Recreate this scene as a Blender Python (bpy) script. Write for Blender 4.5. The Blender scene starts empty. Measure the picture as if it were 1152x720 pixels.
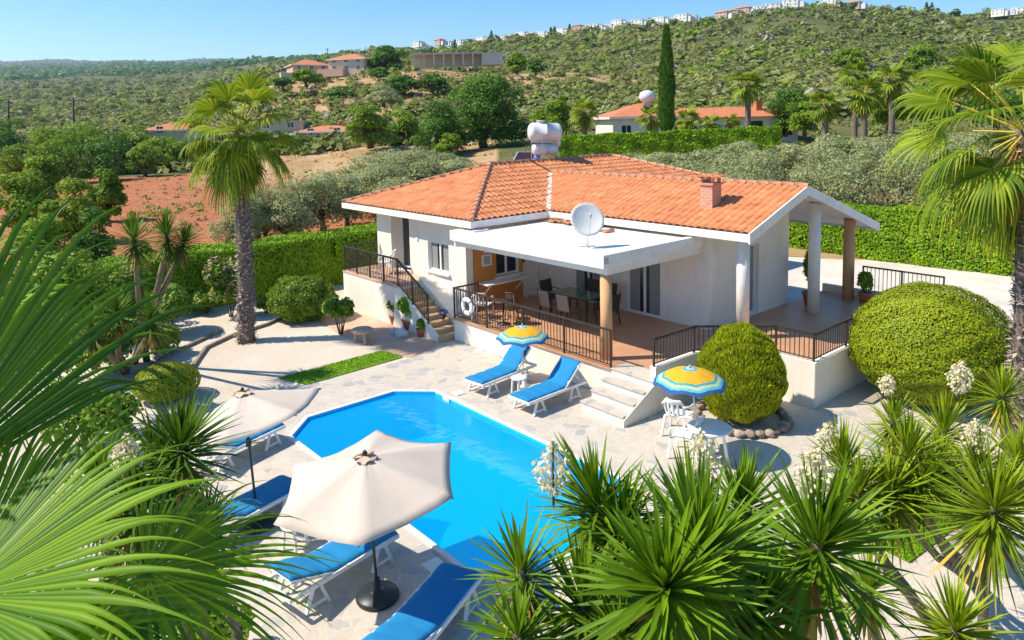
import bpy, bmesh, math, random
import numpy as np
from mathutils import Vector, Matrix, noise
random.seed(7)
rng = np.random.default_rng(11)
PI = math.pi
sc = bpy.context.scene
C = sc.collection

# ------------------------------------------------------------------ camera, sky, sun, exposure
F, PY, PITCH, ROLL, H = 809.8, 218.54, 0.10195, -0.02291, 6.7
def _cam():
    cp, sp, cr, sr = math.cos(PITCH), math.sin(PITCH), math.cos(ROLL), math.sin(ROLL)
    W0 = np.array([[1, 0, 0], [0, 0, -1], [0, 1, 0]], float)
    P0 = np.array([[1, 0, 0], [0, cp, -sp], [0, sp, cp]])
    R0 = np.array([[cr, -sr, 0], [sr, cr, 0], [0, 0, 1]])
    return R0 @ P0 @ W0
CM = _cam()
cam_data = bpy.data.cameras.new('camera')
cam = bpy.data.objects.new('camera', cam_data)
C.objects.link(cam)
cam_data.sensor_width = 36
cam_data.lens = 36 * F / 1152
cam_data.shift_y = -(360 - PY) / 1152
cam_data.clip_start = 0.05
cam_data.clip_end = 30000
r_, d_, f_ = CM
cam.matrix_world = Matrix(((r_[0], -d_[0], -f_[0], 0), (r_[1], -d_[1], -f_[1], 0), (r_[2], -d_[2], -f_[2], H), (0, 0, 0, 1)))
sc.camera = cam

SUN_EL, SUN_AZ = math.radians(50), math.atan2(-1.0, -0.06)      # azimuth from +Y towards +X
world = bpy.data.worlds.new('World')
sc.world = world
world.use_nodes = True
wn = world.node_tree
sky = wn.nodes.new('ShaderNodeTexSky')
sky.sky_type = 'NISHITA'
sky.sun_disc = False
sky.sun_elevation = SUN_EL
sky.sun_rotation = SUN_AZ
sky.altitude = 100
sky.air_density = 1.0
sky.dust_density = 0.4
sky.ozone_density = 2.5
hsv = wn.nodes.new('ShaderNodeHueSaturation'); hsv.inputs['Saturation'].default_value = 1.42; hsv.inputs['Hue'].default_value = 0.498; hsv.inputs['Value'].default_value = 0.80
wn.links.new(sky.outputs[0], hsv.inputs['Color']); wn.links.new(hsv.outputs[0], wn.nodes['Background'].inputs[0])
wn.nodes['Background'].inputs[1].default_value = 0.15
sun_d = bpy.data.lights.new('sun', 'SUN')
sun_d.energy = 4.3
sun_d.angle = math.radians(0.55)
sun_d.color = (1.0, 0.91, 0.76)
sun = bpy.data.objects.new('sun', sun_d)
C.objects.link(sun)
sdir = Vector((math.sin(SUN_AZ) * math.cos(SUN_EL), math.cos(SUN_AZ) * math.cos(SUN_EL), math.sin(SUN_EL)))
sun.rotation_euler = sdir.to_track_quat('Z', 'Y').to_euler()
sc.view_settings.view_transform = 'Standard'
sc.view_settings.look = 'None'
sc.view_settings.exposure = 0.70
sc.view_settings.gamma = 1
sc.cycles.max_bounces = 8
sc.cycles.diffuse_bounces = 5
sc.cycles.transparent_max_bounces = 12

# ------------------------------------------------------------------ where things stand
def ray(px, py):
    return CM.T @ np.array([(px - 576) / F, (py - PY) / F, 1.0])
def at(px, py, z=0.0):
    d = ray(px, py); t = (z - H) / d[2]
    return Vector((d[0] * t, d[1] * t, z))
def atd(px, py, Y):
    d = ray(px, py); t = Y / d[1]
    return Vector((d[0] * t, Y, H + d[2] * t))
OX, OY = 2.2848, 16.8522
UX, UY, VX, VY = 0.65047, -0.75953, 0.75953, 0.65047
ANG = math.atan2(UY, UX)
def W(u, v, z=0.0):
    return Vector((OX + u * UX + v * VX, OY + u * UY + v * VY, z))

# ------------------------------------------------------------------ materials
M = {}
def mat(name, col, rough=0.6, col2=None, scale=8.0, bump=0.0, bscale=None, metal=0.0, spec=None, detail=4, wear=None):
    if name in M: return M[name]
    m = bpy.data.materials.new(name); m.use_nodes = True
    nt = m.node_tree; p = nt.nodes['Principled BSDF']
    p.inputs['Base Color'].default_value = (*col, 1)
    p.inputs['Roughness'].default_value = rough
    p.inputs['Metallic'].default_value = metal
    if spec is not None: p.inputs['Specular IOR Level'].default_value = spec
    tc = nt.nodes.new('ShaderNodeTexCoord')
    if col2 is not None:
        n = nt.nodes.new('ShaderNodeTexNoise'); n.inputs['Scale'].default_value = scale; n.inputs['Detail'].default_value = detail
        n.inputs['Roughness'].default_value = 0.62
        cr = nt.nodes.new('ShaderNodeValToRGB')
        cr.color_ramp.elements[0].position = 0.35; cr.color_ramp.elements[1].position = 0.65
        cr.color_ramp.elements[0].color = (*col, 1); cr.color_ramp.elements[1].color = (*col2, 1)
        nt.links.new(tc.outputs['Object'], n.inputs['Vector'])
        nt.links.new(n.outputs['Fac'], cr.inputs[0]); nt.links.new(cr.outputs[0], p.inputs['Base Color'])
    if bump:
        n2 = nt.nodes.new('ShaderNodeTexNoise'); n2.inputs['Scale'].default_value = bscale or scale * 4; n2.inputs['Detail'].default_value = 3
        b = nt.nodes.new('ShaderNodeBump'); b.inputs['Strength'].default_value = bump; b.inputs['Distance'].default_value = 0.02
        nt.links.new(tc.outputs['Object'], n2.inputs['Vector'])
        nt.links.new(n2.outputs['Fac'], b.inputs['Height']); nt.links.new(b.outputs[0], p.inputs['Normal'])
    M[name] = m
    return m
def leafmat(name, c1, c2, tr=0.35, rough=0.5, spec=0.3, c3=None, f3=0.9):
    m = bpy.data.materials.new(name); m.use_nodes = True
    nt = m.node_tree; p = nt.nodes['Principled BSDF']; out = nt.nodes['Material Output']
    a = nt.nodes.new('ShaderNodeAttribute'); a.attribute_name = 'rnd'
    cr = nt.nodes.new('ShaderNodeValToRGB')
    cr.color_ramp.elements[0].position = 0.0; cr.color_ramp.elements[1].position = f3 - 0.02 if c3 else 1.0
    cr.color_ramp.elements[0].color = (*c1, 1); cr.color_ramp.elements[1].color = (*c2, 1)
    if c3:
        e = cr.color_ramp.elements.new(f3 + 0.03); e.color = (*c3, 1)
    nt.links.new(a.outputs['Fac'], cr.inputs[0]); nt.links.new(cr.outputs[0], p.inputs['Base Color'])
    p.inputs['Roughness'].default_value = rough
    p.inputs['Specular IOR Level'].default_value = spec
    t = nt.nodes.new('ShaderNodeBsdfTranslucent'); mx = nt.nodes.new('ShaderNodeMixShader'); mx.inputs[0].default_value = tr
    hs = nt.nodes.new('ShaderNodeHueSaturation'); hs.inputs['Value'].default_value = 1.5; hs.inputs['Hue'].default_value = 0.485
    nt.links.new(cr.outputs[0], hs.inputs['Color']); nt.links.new(hs.outputs[0], t.inputs['Color'])
    nt.links.new(p.outputs[0], mx.inputs[1]); nt.links.new(t.outputs[0], mx.inputs[2]); nt.links.new(mx.outputs[0], out.inputs['Surface'])
    M[name] = m
    return m

white_wall = mat('white_render', (0.84, 0.785, 0.695), 0.85, (0.77, 0.71, 0.62), 1.1, 0.15, 60)
def streaks(m, k=0.93, sc_=(5, 5, .35)):
    nt = m.node_tree; p = nt.nodes['Principled BSDF']; src = p.inputs['Base Color'].links[0].from_socket
    tc = nt.nodes.new('ShaderNodeTexCoord'); mp = nt.nodes.new('ShaderNodeMapping'); mp.inputs['Scale'].default_value = sc_
    n = nt.nodes.new('ShaderNodeTexNoise'); n.inputs['Scale'].default_value = 1.6; n.inputs['Detail'].default_value = 7; n.inputs['Roughness'].default_value = .7
    cr = nt.nodes.new('ShaderNodeValToRGB'); cr.color_ramp.elements[0].position = .30; cr.color_ramp.elements[0].color = (k, k * .97, k * .93, 1); cr.color_ramp.elements[1].position = .52; cr.color_ramp.elements[1].color = (1, 1, 1, 1)
    mx = nt.nodes.new('ShaderNodeMix'); mx.data_type = 'RGBA'; mx.blend_type = 'MULTIPLY'; mx.inputs['Factor'].default_value = 1
    nt.links.new(tc.outputs['Object'], mp.inputs[0]); nt.links.new(mp.outputs[0], n.inputs['Vector']); nt.links.new(n.outputs['Fac'], cr.inputs[0])
    nt.links.new(src, mx.inputs[6]); nt.links.new(cr.outputs[0], mx.inputs[7]); nt.links.new(mx.outputs[2], p.inputs['Base Color'])
streaks(white_wall)
trim_white = mat('white_trim', (0.84, 0.81, 0.76), 0.7, (0.76, 0.73, 0.68), 2.5)
streaks(trim_white, .9, (3, 3, 3))
orange_wall = mat('ochre_render', (0.62, 0.26, 0.06), 0.85, (0.56, 0.23, 0.05), 2, 0.1, 60)
peach = mat('peach_render', (0.66, 0.36, 0.17), 0.85, (0.58, 0.31, 0.15), 2, 0.1, 60)
iron = mat('dark_iron', (0.028, 0.022, 0.02), 0.5, (0.05, 0.035, 0.025), 12)
green_iron = mat('dark_green_iron', (0.03, 0.055, 0.05), 0.45)
plastic_white = mat('white_plastic', (0.82, 0.82, 0.82), 0.4, (0.74, 0.74, 0.73), 5)
frame_white = mat('white_frame', (0.8, 0.8, 0.8), 0.4)
blue_cloth = mat('blue_cloth', (0.002, 0.19, 0.43), 0.85, (0.004, 0.215, 0.48), 5, 0.3, 40)
cream_cloth = mat('cream_cloth', (0.78, 0.68, 0.58), 0.9, (0.73, 0.63, 0.53), 1.6, 0.12, 30)
def translucent(m, f, k=1.0):
    nt = m.node_tree; p = nt.nodes['Principled BSDF']; t = nt.nodes.new('ShaderNodeBsdfTranslucent'); mx = nt.nodes.new('ShaderNodeMixShader'); mx.inputs[0].default_value = f
    nt.links.new(p.inputs['Base Color'].links[0].from_socket, t.inputs['Color']); nt.links.new(p.outputs[0], mx.inputs[1]); nt.links.new(t.outputs[0], mx.inputs[2]); nt.links.new(mx.outputs[0], nt.nodes['Material Output'].inputs['Surface'])
translucent(cream_cloth, .3)
stone_small = mat('field_stone', (0.34, 0.26, 0.19), 0.9, (0.22, 0.16, 0.12), 5, 0.5, 20)
terracotta = mat('terracotta', (0.50, 0.17, 0.08), 0.8, (0.42, 0.13, 0.06), 9)
soil = mat('potting_soil', (0.06, 0.04, 0.025), 0.95, (0.1, 0.065, 0.04), 20)
brick_mat = None
steel = mat('galvanised', (0.55, 0.56, 0.57), 0.4, metal=0.6)
tank_white = mat('tank_white', (0.72, 0.72, 0.73), 0.3, (0.62, 0.63, 0.66), 4)
dark_glass = mat('dark_glass', (0.02, 0.03, 0.035), 0.06, spec=0.8)
curtain = mat('curtain', (0.30, 0.31, 0.29), 0.9, (0.22, 0.23, 0.22), 14)
black_plastic = mat('black_plastic', (0.012, 0.02, 0.022), 0.45)
bark = mat('bark', (0.15, 0.10, 0.07), 0.95, (0.07, 0.05, 0.035), 9, 0.8, 30)
yucca_bark = mat('yucca_bark', (0.24, 0.19, 0.14), 0.95, (0.11, 0.08, 0.06), 14, 0.8, 40)
palm_bark = mat('palm_bark', (0.26, 0.20, 0.165), 0.95, (0.09, 0.065, 0.055), 16, 0.8, 40)
boot_mat = mat('palm_boots', (0.50, 0.42, 0.36), 0.9, (0.30, 0.22, 0.17), 9)

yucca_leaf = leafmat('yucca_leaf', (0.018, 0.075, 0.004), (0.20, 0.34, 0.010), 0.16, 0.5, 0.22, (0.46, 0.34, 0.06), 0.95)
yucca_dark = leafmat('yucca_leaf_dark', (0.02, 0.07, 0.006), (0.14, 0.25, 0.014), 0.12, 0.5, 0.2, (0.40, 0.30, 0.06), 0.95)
yucca_leaf_y = leafmat('yucca_leaf_yellowish', (0.04, 0.11, 0.004), (0.34, 0.43, 0.014), 0.18, 0.5, 0.22, (0.52, 0.40, 0.05), 0.92)
palm_leaf = leafmat('palm_leaf', (0.06, 0.14, 0.006), (0.31, 0.38, 0.018), 0.3, 0.5, 0.2, (0.60, 0.40, 0.05), 0.9)
palm_near = leafmat('palm_leaf_near', (0.05, 0.15, 0.004), (0.21, 0.36, 0.008), 0.24, 0.5, 0.2, (0.50, 0.40, 0.04), 0.92)
palm_shade = leafmat('palm_leaf_shaded', (0.03, 0.11, 0.005), (0.12, 0.26, 0.008), 0.14, 0.45, 0.3, (0.36, 0.38, 0.04), 0.93)  # darker near palm leaf: shade of the backlit underside put into the colour
petiole_mat = leafmat('petiole', (0.40, 0.38, 0.04), (0.62, 0.46, 0.06), 0.1, 0.45, 0.3)
dead_leaf = leafmat('dead_leaf', (0.26, 0.14, 0.05), (0.48, 0.29, 0.10), 0.2, 0.8, 0.1)
hedge_leaf = leafmat('hedge_leaf', (0.04, 0.12, 0.003), (0.32, 0.52, 0.008), 0.12, 0.55, 0.2)
dome_leaf = leafmat('dome_leaf', (0.10, 0.17, 0.006), (0.40, 0.46, 0.015), 0.2, 0.5, 0.2, (0.42, 0.28, 0.06), 0.96)
thuja_leaf = leafmat('thuja_leaf', (0.10, 0.19, 0.006), (0.54, 0.56, 0.015), 0.2, 0.55, 0.2, (0.50, 0.34, 0.06), 0.96)
shrub_leaf = leafmat('shrub_leaf', (0.06, 0.15, 0.008), (0.27, 0.38, 0.02), 0.2, 0.5, 0.3)
tree_leaf = leafmat('broad_tree_leaf', (0.03, 0.10, 0.010), (0.13, 0.27, 0.018), 0.25, 0.55, 0.2)
tree_leaf2 = leafmat('orchard_leaf', (0.075, 0.17, 0.010), (0.27, 0.39, 0.02), 0.3, 0.55, 0.2)
olive_leaf = leafmat('olive_leaf', (0.19, 0.23, 0.085), (0.46, 0.49, 0.24), 0.3, 0.6, 0.15)
scrub_leaf = leafmat('scrub_leaf', (0.09, 0.125, 0.028), (0.30, 0.32, 0.10), 0.25, 0.8, 0.1)
cypress_leaf = leafmat('cypress_leaf', (0.03, 0.10, 0.012), (0.13, 0.26, 0.02), 0.2, 0.6, 0.2)
petal = leafmat('cream_petal', (0.68, 0.60, 0.36), (0.84, 0.78, 0.56), 0.25, 0.6, 0.2)
pink_petal = leafmat('pink_petal', (0.55, 0.16, 0.2), (0.7, 0.42, 0.42), 0.25, 0.6, 0.2)
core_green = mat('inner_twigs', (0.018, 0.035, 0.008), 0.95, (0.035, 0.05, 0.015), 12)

# ------------------------------------------------------------------ object helpers
def tag(o, label=None, cat=None, group=None, kind=None):
    if label: o['label'] = label
    if cat: o['category'] = cat
    if group: o['group'] = group
    if kind: o['kind'] = kind
    return o
def thing(name, label, cat, loc=(0, 0, 0), rz=0.0, group=None):
    o = bpy.data.objects.new(name, None); C.objects.link(o)
    o.empty_display_size = 0.2
    o.location = loc; o.rotation_euler = (0, 0, rz)
    return tag(o, label, cat, group)
KIDS = {}
def link(name, me, parent=None):
    o = bpy.data.objects.new(name, me); C.objects.link(o)
    if parent is not None:
        o.parent = parent; KIDS.setdefault(parent.name, []).append(o)
    return o
def copy_tree(o, parent=None):
    c = o.copy(); C.objects.link(c)
    if parent is not None:
        c.parent = parent; KIDS.setdefault(parent.name, []).append(c)
    for k in list(KIDS.get(o.name, [])): copy_tree(k, c)
    return c
class MB:
    def __init__(s): s.v = []; s.f = []; s.sm = []
    def add(s, vs, fs, smooth=False):
        b = len(s.v); s.v += [tuple(p) for p in vs]
        s.f += [tuple(i + b for i in f) for f in fs]; s.sm += [smooth] * len(fs)
        return s
    def box(s, x0, x1, y0, y1, z0, z1):
        if x0 > x1: x0, x1 = x1, x0
        if y0 > y1: y0, y1 = y1, y0
        if z0 > z1: z0, z1 = z1, z0
        return s.add([(x0, y0, z0), (x1, y0, z0), (x1, y1, z0), (x0, y1, z0), (x0, y0, z1), (x1, y0, z1), (x1, y1, z1), (x0, y1, z1)],
              [(0, 3, 2, 1), (4, 5, 6, 7), (0, 1, 5, 4), (1, 2, 6, 5), (2, 3, 7, 6), (3, 0, 4, 7)])
    def bar(s, a, b, w, h, up=(0, 0, 1)):
        a = Vector(a); b = Vector(b); d = (b - a).normalized(); up = Vector(up)
        if abs(d.dot(up)) > 0.98: up = Vector((1, 0, 0))
        x = d.cross(up).normalized() * (w / 2); y = x.cross(d).normalized() * (h / 2)
        vs = [p + q for p in (a, b) for q in (-x - y, x - y, x + y, -x + y)]
        return s.add(vs, [(3, 2, 1, 0), (4, 5, 6, 7), (0, 1, 5, 4), (1, 2, 6, 5), (2, 3, 7, 6), (3, 0, 4, 7)])
    def prism(s, poly, z0, z1):
        n = len(poly)
        ar = sum(poly[i][0] * poly[(i + 1) % n][1] - poly[(i + 1) % n][0] * poly[i][1] for i in range(n))
        if ar < 0: poly = poly[::-1]
        vs = [(p[0], p[1], z0) for p in poly] + [(p[0], p[1], z1) for p in poly]
        return s.add(vs, [tuple(range(n))[::-1], tuple(range(n, 2 * n))] + [(i, (i + 1) % n, n + (i + 1) % n, n + i) for i in range(n)])
    def lathe(s, prof, n=16, c=(0, 0, 0), smooth=True, axis='z'):
        vs = []; fs = []
        for (r, z) in prof:
            for k in range(n):
                a = 2 * PI * k / n
                p = (r * math.cos(a), r * math.sin(a), z)
                if axis == 'x': p = (z, r * math.cos(a), r * math.sin(a))
                if axis == 'y': p = (r * math.sin(a), z, r * math.cos(a))
                vs.append((p[0] + c[0], p[1] + c[1], p[2] + c[2]))
        for i in range(len(prof) - 1):
            for k in range(n):
                fs.append((i * n + k, i * n + (k + 1) % n, (i + 1) * n + (k + 1) % n, (i + 1) * n + k))
        fs.append(tuple(range(n))[::-1]); L = (len(prof) - 1) * n; fs.append(tuple(range(L, L + n)))
        return s.add(vs, fs, smooth)
    def tube(s, pts, r, n=8, smooth=True):
        pts = [Vector(p) for p in pts]; R = r if isinstance(r, (list, tuple)) else [r] * len(pts)
        vs = []; up = Vector((0, 0, 1))
        for i, p in enumerate(pts):
            d = (pts[min(i + 1, len(pts) - 1)] - pts[max(i - 1, 0)]).normalized()
            u = Vector((1, 0, 0)) if abs(d.z) > 0.9 else up
            x = d.cross(u).normalized(); y = x.cross(d).normalized()
            for k in range(n):
                a = 2 * PI * k / n
                vs.append(p + (x * math.cos(a) + y * math.sin(a)) * R[i])
        fs = [(i * n + k, i * n + (k + 1) % n, (i + 1) * n + (k + 1) % n, (i + 1) * n + k) for i in range(len(pts) - 1) for k in range(n)]
        fs += [tuple(range(n))[::-1], tuple(range((len(pts) - 1) * n, len(pts) * n))]
        return s.add(vs, fs, smooth)
    def build(s, name, m, parent=None, bevel=0.0):
        me = bpy.data.meshes.new(name); me.from_pydata(s.v, [], s.f); me.materials.append(m)
        me.polygons.foreach_set('use_smooth', s.sm)
        me.update()
        if bevel:
            bm = bmesh.new(); bm.from_mesh(me)
            bmesh.ops.bevel(bm, geom=[e for e in bm.edges], offset=bevel, segments=2, affect='EDGES', profile=0.6)
            bm.to_mesh(me); bm.free()
        return link(name, me, parent)

def npmesh(name, V, Q, rnd, m, parent=None, smooth=False, mi=None, mats=None):
    """V (n,3), Q (f,4) quads, rnd (n,) per vertex"""
    me = bpy.data.meshes.new(name)
    V = np.ascontiguousarray(V, dtype=np.float32); Q = np.ascontiguousarray(Q, dtype=np.int32)
    me.vertices.add(len(V)); me.vertices.foreach_set('co', V.ravel())
    k = Q.shape[1]
    me.loops.add(Q.size); me.loops.foreach_set('vertex_index', Q.ravel())
    me.polygons.add(len(Q)); me.polygons.foreach_set('loop_start', np.arange(0, Q.size, k, dtype=np.int32))
    try: me.polygons.foreach_set('loop_total', np.full(len(Q), k, dtype=np.int32))
    except Exception: pass
    me.update(calc_edges=True)
    if smooth: me.polygons.foreach_set('use_smooth', np.ones(len(Q), dtype=bool))
    a = me.attributes.new('rnd', 'FLOAT', 'POINT'); a.data.foreach_set('value', np.ascontiguousarray(rnd, dtype=np.float32))
    for x in ([m] if mats is None else mats): me.materials.append(x)
    if mi is not None: me.polygons.foreach_set('material_index', np.ascontiguousarray(mi, dtype=np.int32))
    return link(name, me, parent)
def nrm(a): return a / (np.linalg.norm(a, axis=-1, keepdims=True) + 1e-9)
def cards(P, D, N, L, Wd, rnd):
    """pointed leaf quads from base point, direction, normal"""
    S = nrm(np.cross(D, N)); L = np.broadcast_to(np.asarray(L, float), (len(P),))[:, None]; Wd = np.broadcast_to(np.asarray(Wd, float), (len(P),))[:, None]
    v = np.stack([P, P + D * L * 0.45 + S * Wd / 2, P + D * L, P + D * L * 0.5 - S * Wd / 2], 1).reshape(-1, 3)
    q = np.arange(len(v)).reshape(-1, 4)
    return v, q, np.repeat(rnd, 4)
def sph(n):
    d = rng.normal(size=(n, 3)); return nrm(d)
def join(parts):
    V = []; Q = []; R = []; b = 0
    for v, q, r in parts:
        V.append(v); Q.append(q + b); R.append(r); b += len(v)
    return np.concatenate(V), np.concatenate(Q), np.concatenate(R)
def crown(lobes, n, leaf, flat=0.5, shell=0.72, up=0.3, gap=0.0, tone=0.25):
    """leaves spread through the outer volume of many lobes"""
    Lb = np.array(lobes, float); wgt = (Lb[:, 3] * Lb[:, 5]); wgt = wgt / wgt.sum()
    idx = rng.choice(len(Lb), n, p=wgt); d = sph(n); d[:, 2] = np.where(d[:, 2] < -0.3, -d[:, 2] * 0.6, d[:, 2]); d = nrm(d)
    rad = shell + (1 - shell) * rng.random(n) ** 0.6
    P = Lb[idx, :3] + d * Lb[idx, 3:6] * rad[:, None]
    N = nrm(d + rng.normal(size=(n, 3)) * flat + np.array([0, 0, up]))
    D = nrm(np.cross(N, sph(n)))
    tn = rng.random(len(Lb)) ; r = np.clip(rng.random(n) * (1 - tone) + tn[idx] * tone, 0, 1)
    L = leaf * (0.6 + 0.8 * rng.random(n))
    return cards(P - D * L[:, None] / 2, D, N, L, L * 0.62, r)

# strips: many ribbons at once.  paths (n,k,3), side vectors (n,k,3), widths (n,k)
def ribbons(Pth, Sd, Wd, rnd, fold=0.35, Nm=None, rtip=None):
    n, k, _ = Pth.shape
    if Nm is None:
        T = np.gradient(Pth, axis=1); Nm = nrm(np.cross(Sd, T))
    a = Pth + Sd * Wd[..., None] / 2 + Nm * (Wd * fold)[..., None]
    c = Pth - Sd * Wd[..., None] / 2 + Nm * (Wd * fold)[..., None]
    V = np.stack([a, Pth, c], 2)                   # n,k,3,3
    base = np.arange(n)[:, None, None] * (k * 3)
    i = np.arange(k - 1)[None, :, None] * 3; j = np.arange(2)[None, None, :]
    q0 = base + i + j
    Q = np.stack([q0, q0 + 1, q0 + 4, q0 + 3], -1).reshape(-1, 4)
    R = np.repeat(rnd[:, None], k, 1)
    if rtip is not None: R = R + rtip
    return V.reshape(-1, 3), Q, np.repeat(R.reshape(-1), 3)

def rosette(c, L, n=110, axis=(0, 0, 1), width=0.045, lo=-62, rows=6, seed=None, stiff=1.0, up0=88):
    """a head of sword shaped leaves"""
    g = np.random.default_rng(seed if seed is not None else rng.integers(1e9))
    axis = nrm(np.array(axis, float)); ex = nrm(np.cross(axis, [0.3, 1, 0.1])); ey = np.cross(axis, ex)
    t = (np.arange(n) + 0.5) / n; ph = np.arange(n) * 2.39996 + g.normal(0, 0.12, n)
    el = np.radians(up0 - (up0 - lo) * t ** 1.0 + g.normal(0, 8, n))
    hor = ex[None] * np.cos(ph)[:, None] + ey[None] * np.sin(ph)[:, None]
    D = hor * np.cos(el)[:, None] + axis[None] * np.sin(el)[:, None]
    base = np.array(c) - axis[None] * (t * L * 0.55)[:, None] + hor * 0.03
    Ln = L * (0.62 + 0.45 * g.random(n)) * (0.82 + 0.25 * np.sin(np.clip(t * 2.2, 0, 1) * PI / 2))
    s = np.linspace(0, 1, rows)
    droop = (0.02 + 0.20 * t * g.random(n)) / stiff
    Pth = base[:, None] + D[:, None] * (s[None, :, None] * Ln[:, None, None])
    Pth[:, :, 2] -= (s[None] ** 2.2) * (droop * Ln)[:, None]
    Sd = nrm(np.cross(D, axis[None] + 0.02)); Sd = np.repeat(Sd[:, None], rows, 1)
    prof = np.interp(s, [0, 0.08, 0.35, 0.7, 1.0], [0.65, 0.7, 1.0, 0.72, 0.02])
    Wd = prof[None] * (width * (0.8 + 0.4 * g.random(n)))[:, None]
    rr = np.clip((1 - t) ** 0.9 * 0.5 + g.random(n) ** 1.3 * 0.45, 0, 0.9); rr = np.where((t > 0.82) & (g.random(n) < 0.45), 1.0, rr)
    return ribbons(Pth, Sd, Wd, rr, 0.22)

def fan(hub, axis, normal, R, n=44, spread=115, fused=0.48, droop=0.35, cup=0.25, rows=9, seed=None, tipdead=0.0, irregular=0.05, wmul=1.0, taper=0.8, foldk=0.3):
    """one fan palm blade: pleated inner half, free drooping tips"""
    g = np.random.default_rng(seed if seed is not None else rng.integers(1e9))
    hub = np.array(hub, float); ax = nrm(np.array(axis, float)); nm = np.array(normal, float); nm = nrm(nm - ax * (nm @ ax)); sd = np.cross(nm, ax)
    a = np.radians(np.linspace(-spread, spread, n)) + g.normal(0, 0.006, n)
    Ln = R * (1 - 0.22 * (np.abs(a) / math.radians(spread)) ** 2) * (1 + g.normal(0, irregular, n))
    s = np.linspace(0.0, 1, rows) ** 0.9
    D = ax[None] * np.cos(a)[:, None] + sd[None] * np.sin(a)[:, None]
    da = math.radians(2 * spread / (n - 1))
    Pth = hub[None, None] + D[:, None] * (s[None, :, None] * Ln[:, None, None])
    lat = (np.abs(a) / math.radians(spread)) ** 2
    Pth += nm[None, None] * ((s[None] ** 1.3) * (cup * R * lat)[:, None])[..., None]
    fr = np.clip((s - fused) / (1 - fused), 0, 1)
    dr = droop * R * (0.75 + 0.6 * g.random(n))
    Pth[:, :, 2] -= (fr[None] ** 1.8) * dr[:, None]
    Pth -= D[:, None] * ((fr[None] ** 2.4) * (dr * 0.42)[:, None])[..., None]
    side = nrm(np.cross(nm[None], D))
    Sd = np.repeat(side[:, None], rows, 1)
    tw = g.normal(0, 0.7, n)[:, None] * fr[None] ** 1.2
    Sd = nrm(Sd * np.cos(tw)[..., None] + nm[None, None] * np.sin(tw)[..., None])
    wfus = s[None] * Ln[:, None] * da * 1.12
    wmax = fused * Ln[:, None] * da * 1.12
    Wd = np.where(s[None] <= fused, wfus, wmax * (1 - fr[None]) ** taper + 0.002) * wmul
    Wd = np.maximum(Wd, 0.002)
    sign = foldk
    rt = np.clip((fr - (1 - tipdead)) / max(tipdead, 1e-3), 0, 1)[None] * 0.6 if tipdead else None
    rr = np.clip(g.random(n) * 0.85, 0, 0.9)
    v, q, r = ribbons(Pth, Sd, Wd, rr, sign, None, rt)
    return v, q, np.clip(r, 0, 1)
def nb_tube(a, b, r0, r1, sag=0.0, k=6, rnd=0.5):
    """thin tapered triangular petiole as quads"""
    a = np.array(a, float); b = np.array(b, float); s = np.linspace(0, 1, k)
    P = a[None] + (b - a)[None] * s[:, None]; P[:, 2] += sag * np.sin(s * PI)
    T = nrm(np.gradient(P, axis=0)); X = nrm(np.cross(T, [0.01, 0.02, 1.0])); Y = np.cross(X, T)
    rad = r0 + (r1 - r0) * s
    V = np.stack([P + (X * math.cos(q) + Y * math.sin(q)) * rad[:, None] for q in (0.5, 2.2, 4.2, 5.6)], 1).reshape(-1, 3)
    Q = np.array([[i * 4 + j, i * 4 + (j + 1) % 4, (i + 1) * 4 + (j + 1) % 4, (i + 1) * 4 + j] for i in range(k - 1) for j in range(4)])
    return V, Q, np.full(len(V), rnd)
exec_parts = True

# ------------------------------------------------------------------ terrain
COLS = np.array([-1500, 0, 200, 330, 450, 600, 750, 900, 1000, 1152, 2600], float)
# distance: ground row in the picture used only to survey the slope; None = height given as z
SURV = {
 0:    [(100, 'z', 0.2), (150, 158), (300, 134), (600, 112), (1200, 93), (2500, 80), (6000, 69)],
 200:  [(105, 'z', 0.3), (150, 158), (300, 130), (600, 105), (1200, 86), (2500, 76), (6000, 67)],
 330:  [(95, 'z', 0.3), (125, 152), (155, 122), (190, 98), (240, 86), (400, 78), (1000, 71), (2500, 68), (6000, 68)],
 450:  [(80, 'z', 0.8), (110, 160), (150, 118), (180, 88), (230, 74), (400, 66), (800, 60), (2500, 62), (6000, 66)],
 600:  [(45, 'z', 0.6), (60, 'z', 2.2), (100, 160), (150, 118), (180, 92), (230, 80), (350, 62), (500, 46), (800, 54), (6000, 90)],
 750:  [(45, 'z', 1.2), (60, 'z', 3.2), (80, 'z', 3.9), (110, 132), (200, 92), (350, 50), (500, 23), (800, 40), (6000, 90)],
 900:  [(36, 'z', 0.15), (60, 'z', 2.8), (85, 'z', 3.6), (120, 118), (200, 78), (350, 36), (480, 8), (800, 26), (6000, 90)],
 1000: [(36, 'z', 0.15), (60, 'z', 2.8), (85, 'z', 3.6), (120, 116), (200, 82), (350, 40), (520, 11), (800, 30), (6000, 90)],
 1152: [(36, 'z', 0.15), (60, 'z', 2.8), (85, 'z', 3.6), (120, 112), (200, 84), (350, 46), (520, 19), (700, 14), (1000, 30), (6000, 90)],
}
SURV[-1500] = SURV[0]; SURV[2600] = SURV[1152]
LY = np.concatenate([np.linspace(0, 200, 101), np.geomspace(204, 8000, 110)])
ZT = []
for c in COLS:
    ys = [0, 33]; zs = [0, 0]
    pc = min(max(c, 0), 1152)
    for e in SURV[int(c)]:
        ys.append(e[0]); zs.append(e[2] if e[1] == 'z' else atd(pc, e[1], e[0]).z)
    ys.append(9000); zs.append(zs[-1] - 20)
    ZT.append(np.interp(LY, ys, zs))
ZT = np.array(ZT)
ANGC = np.arctan((COLS - 576) / F)
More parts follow.
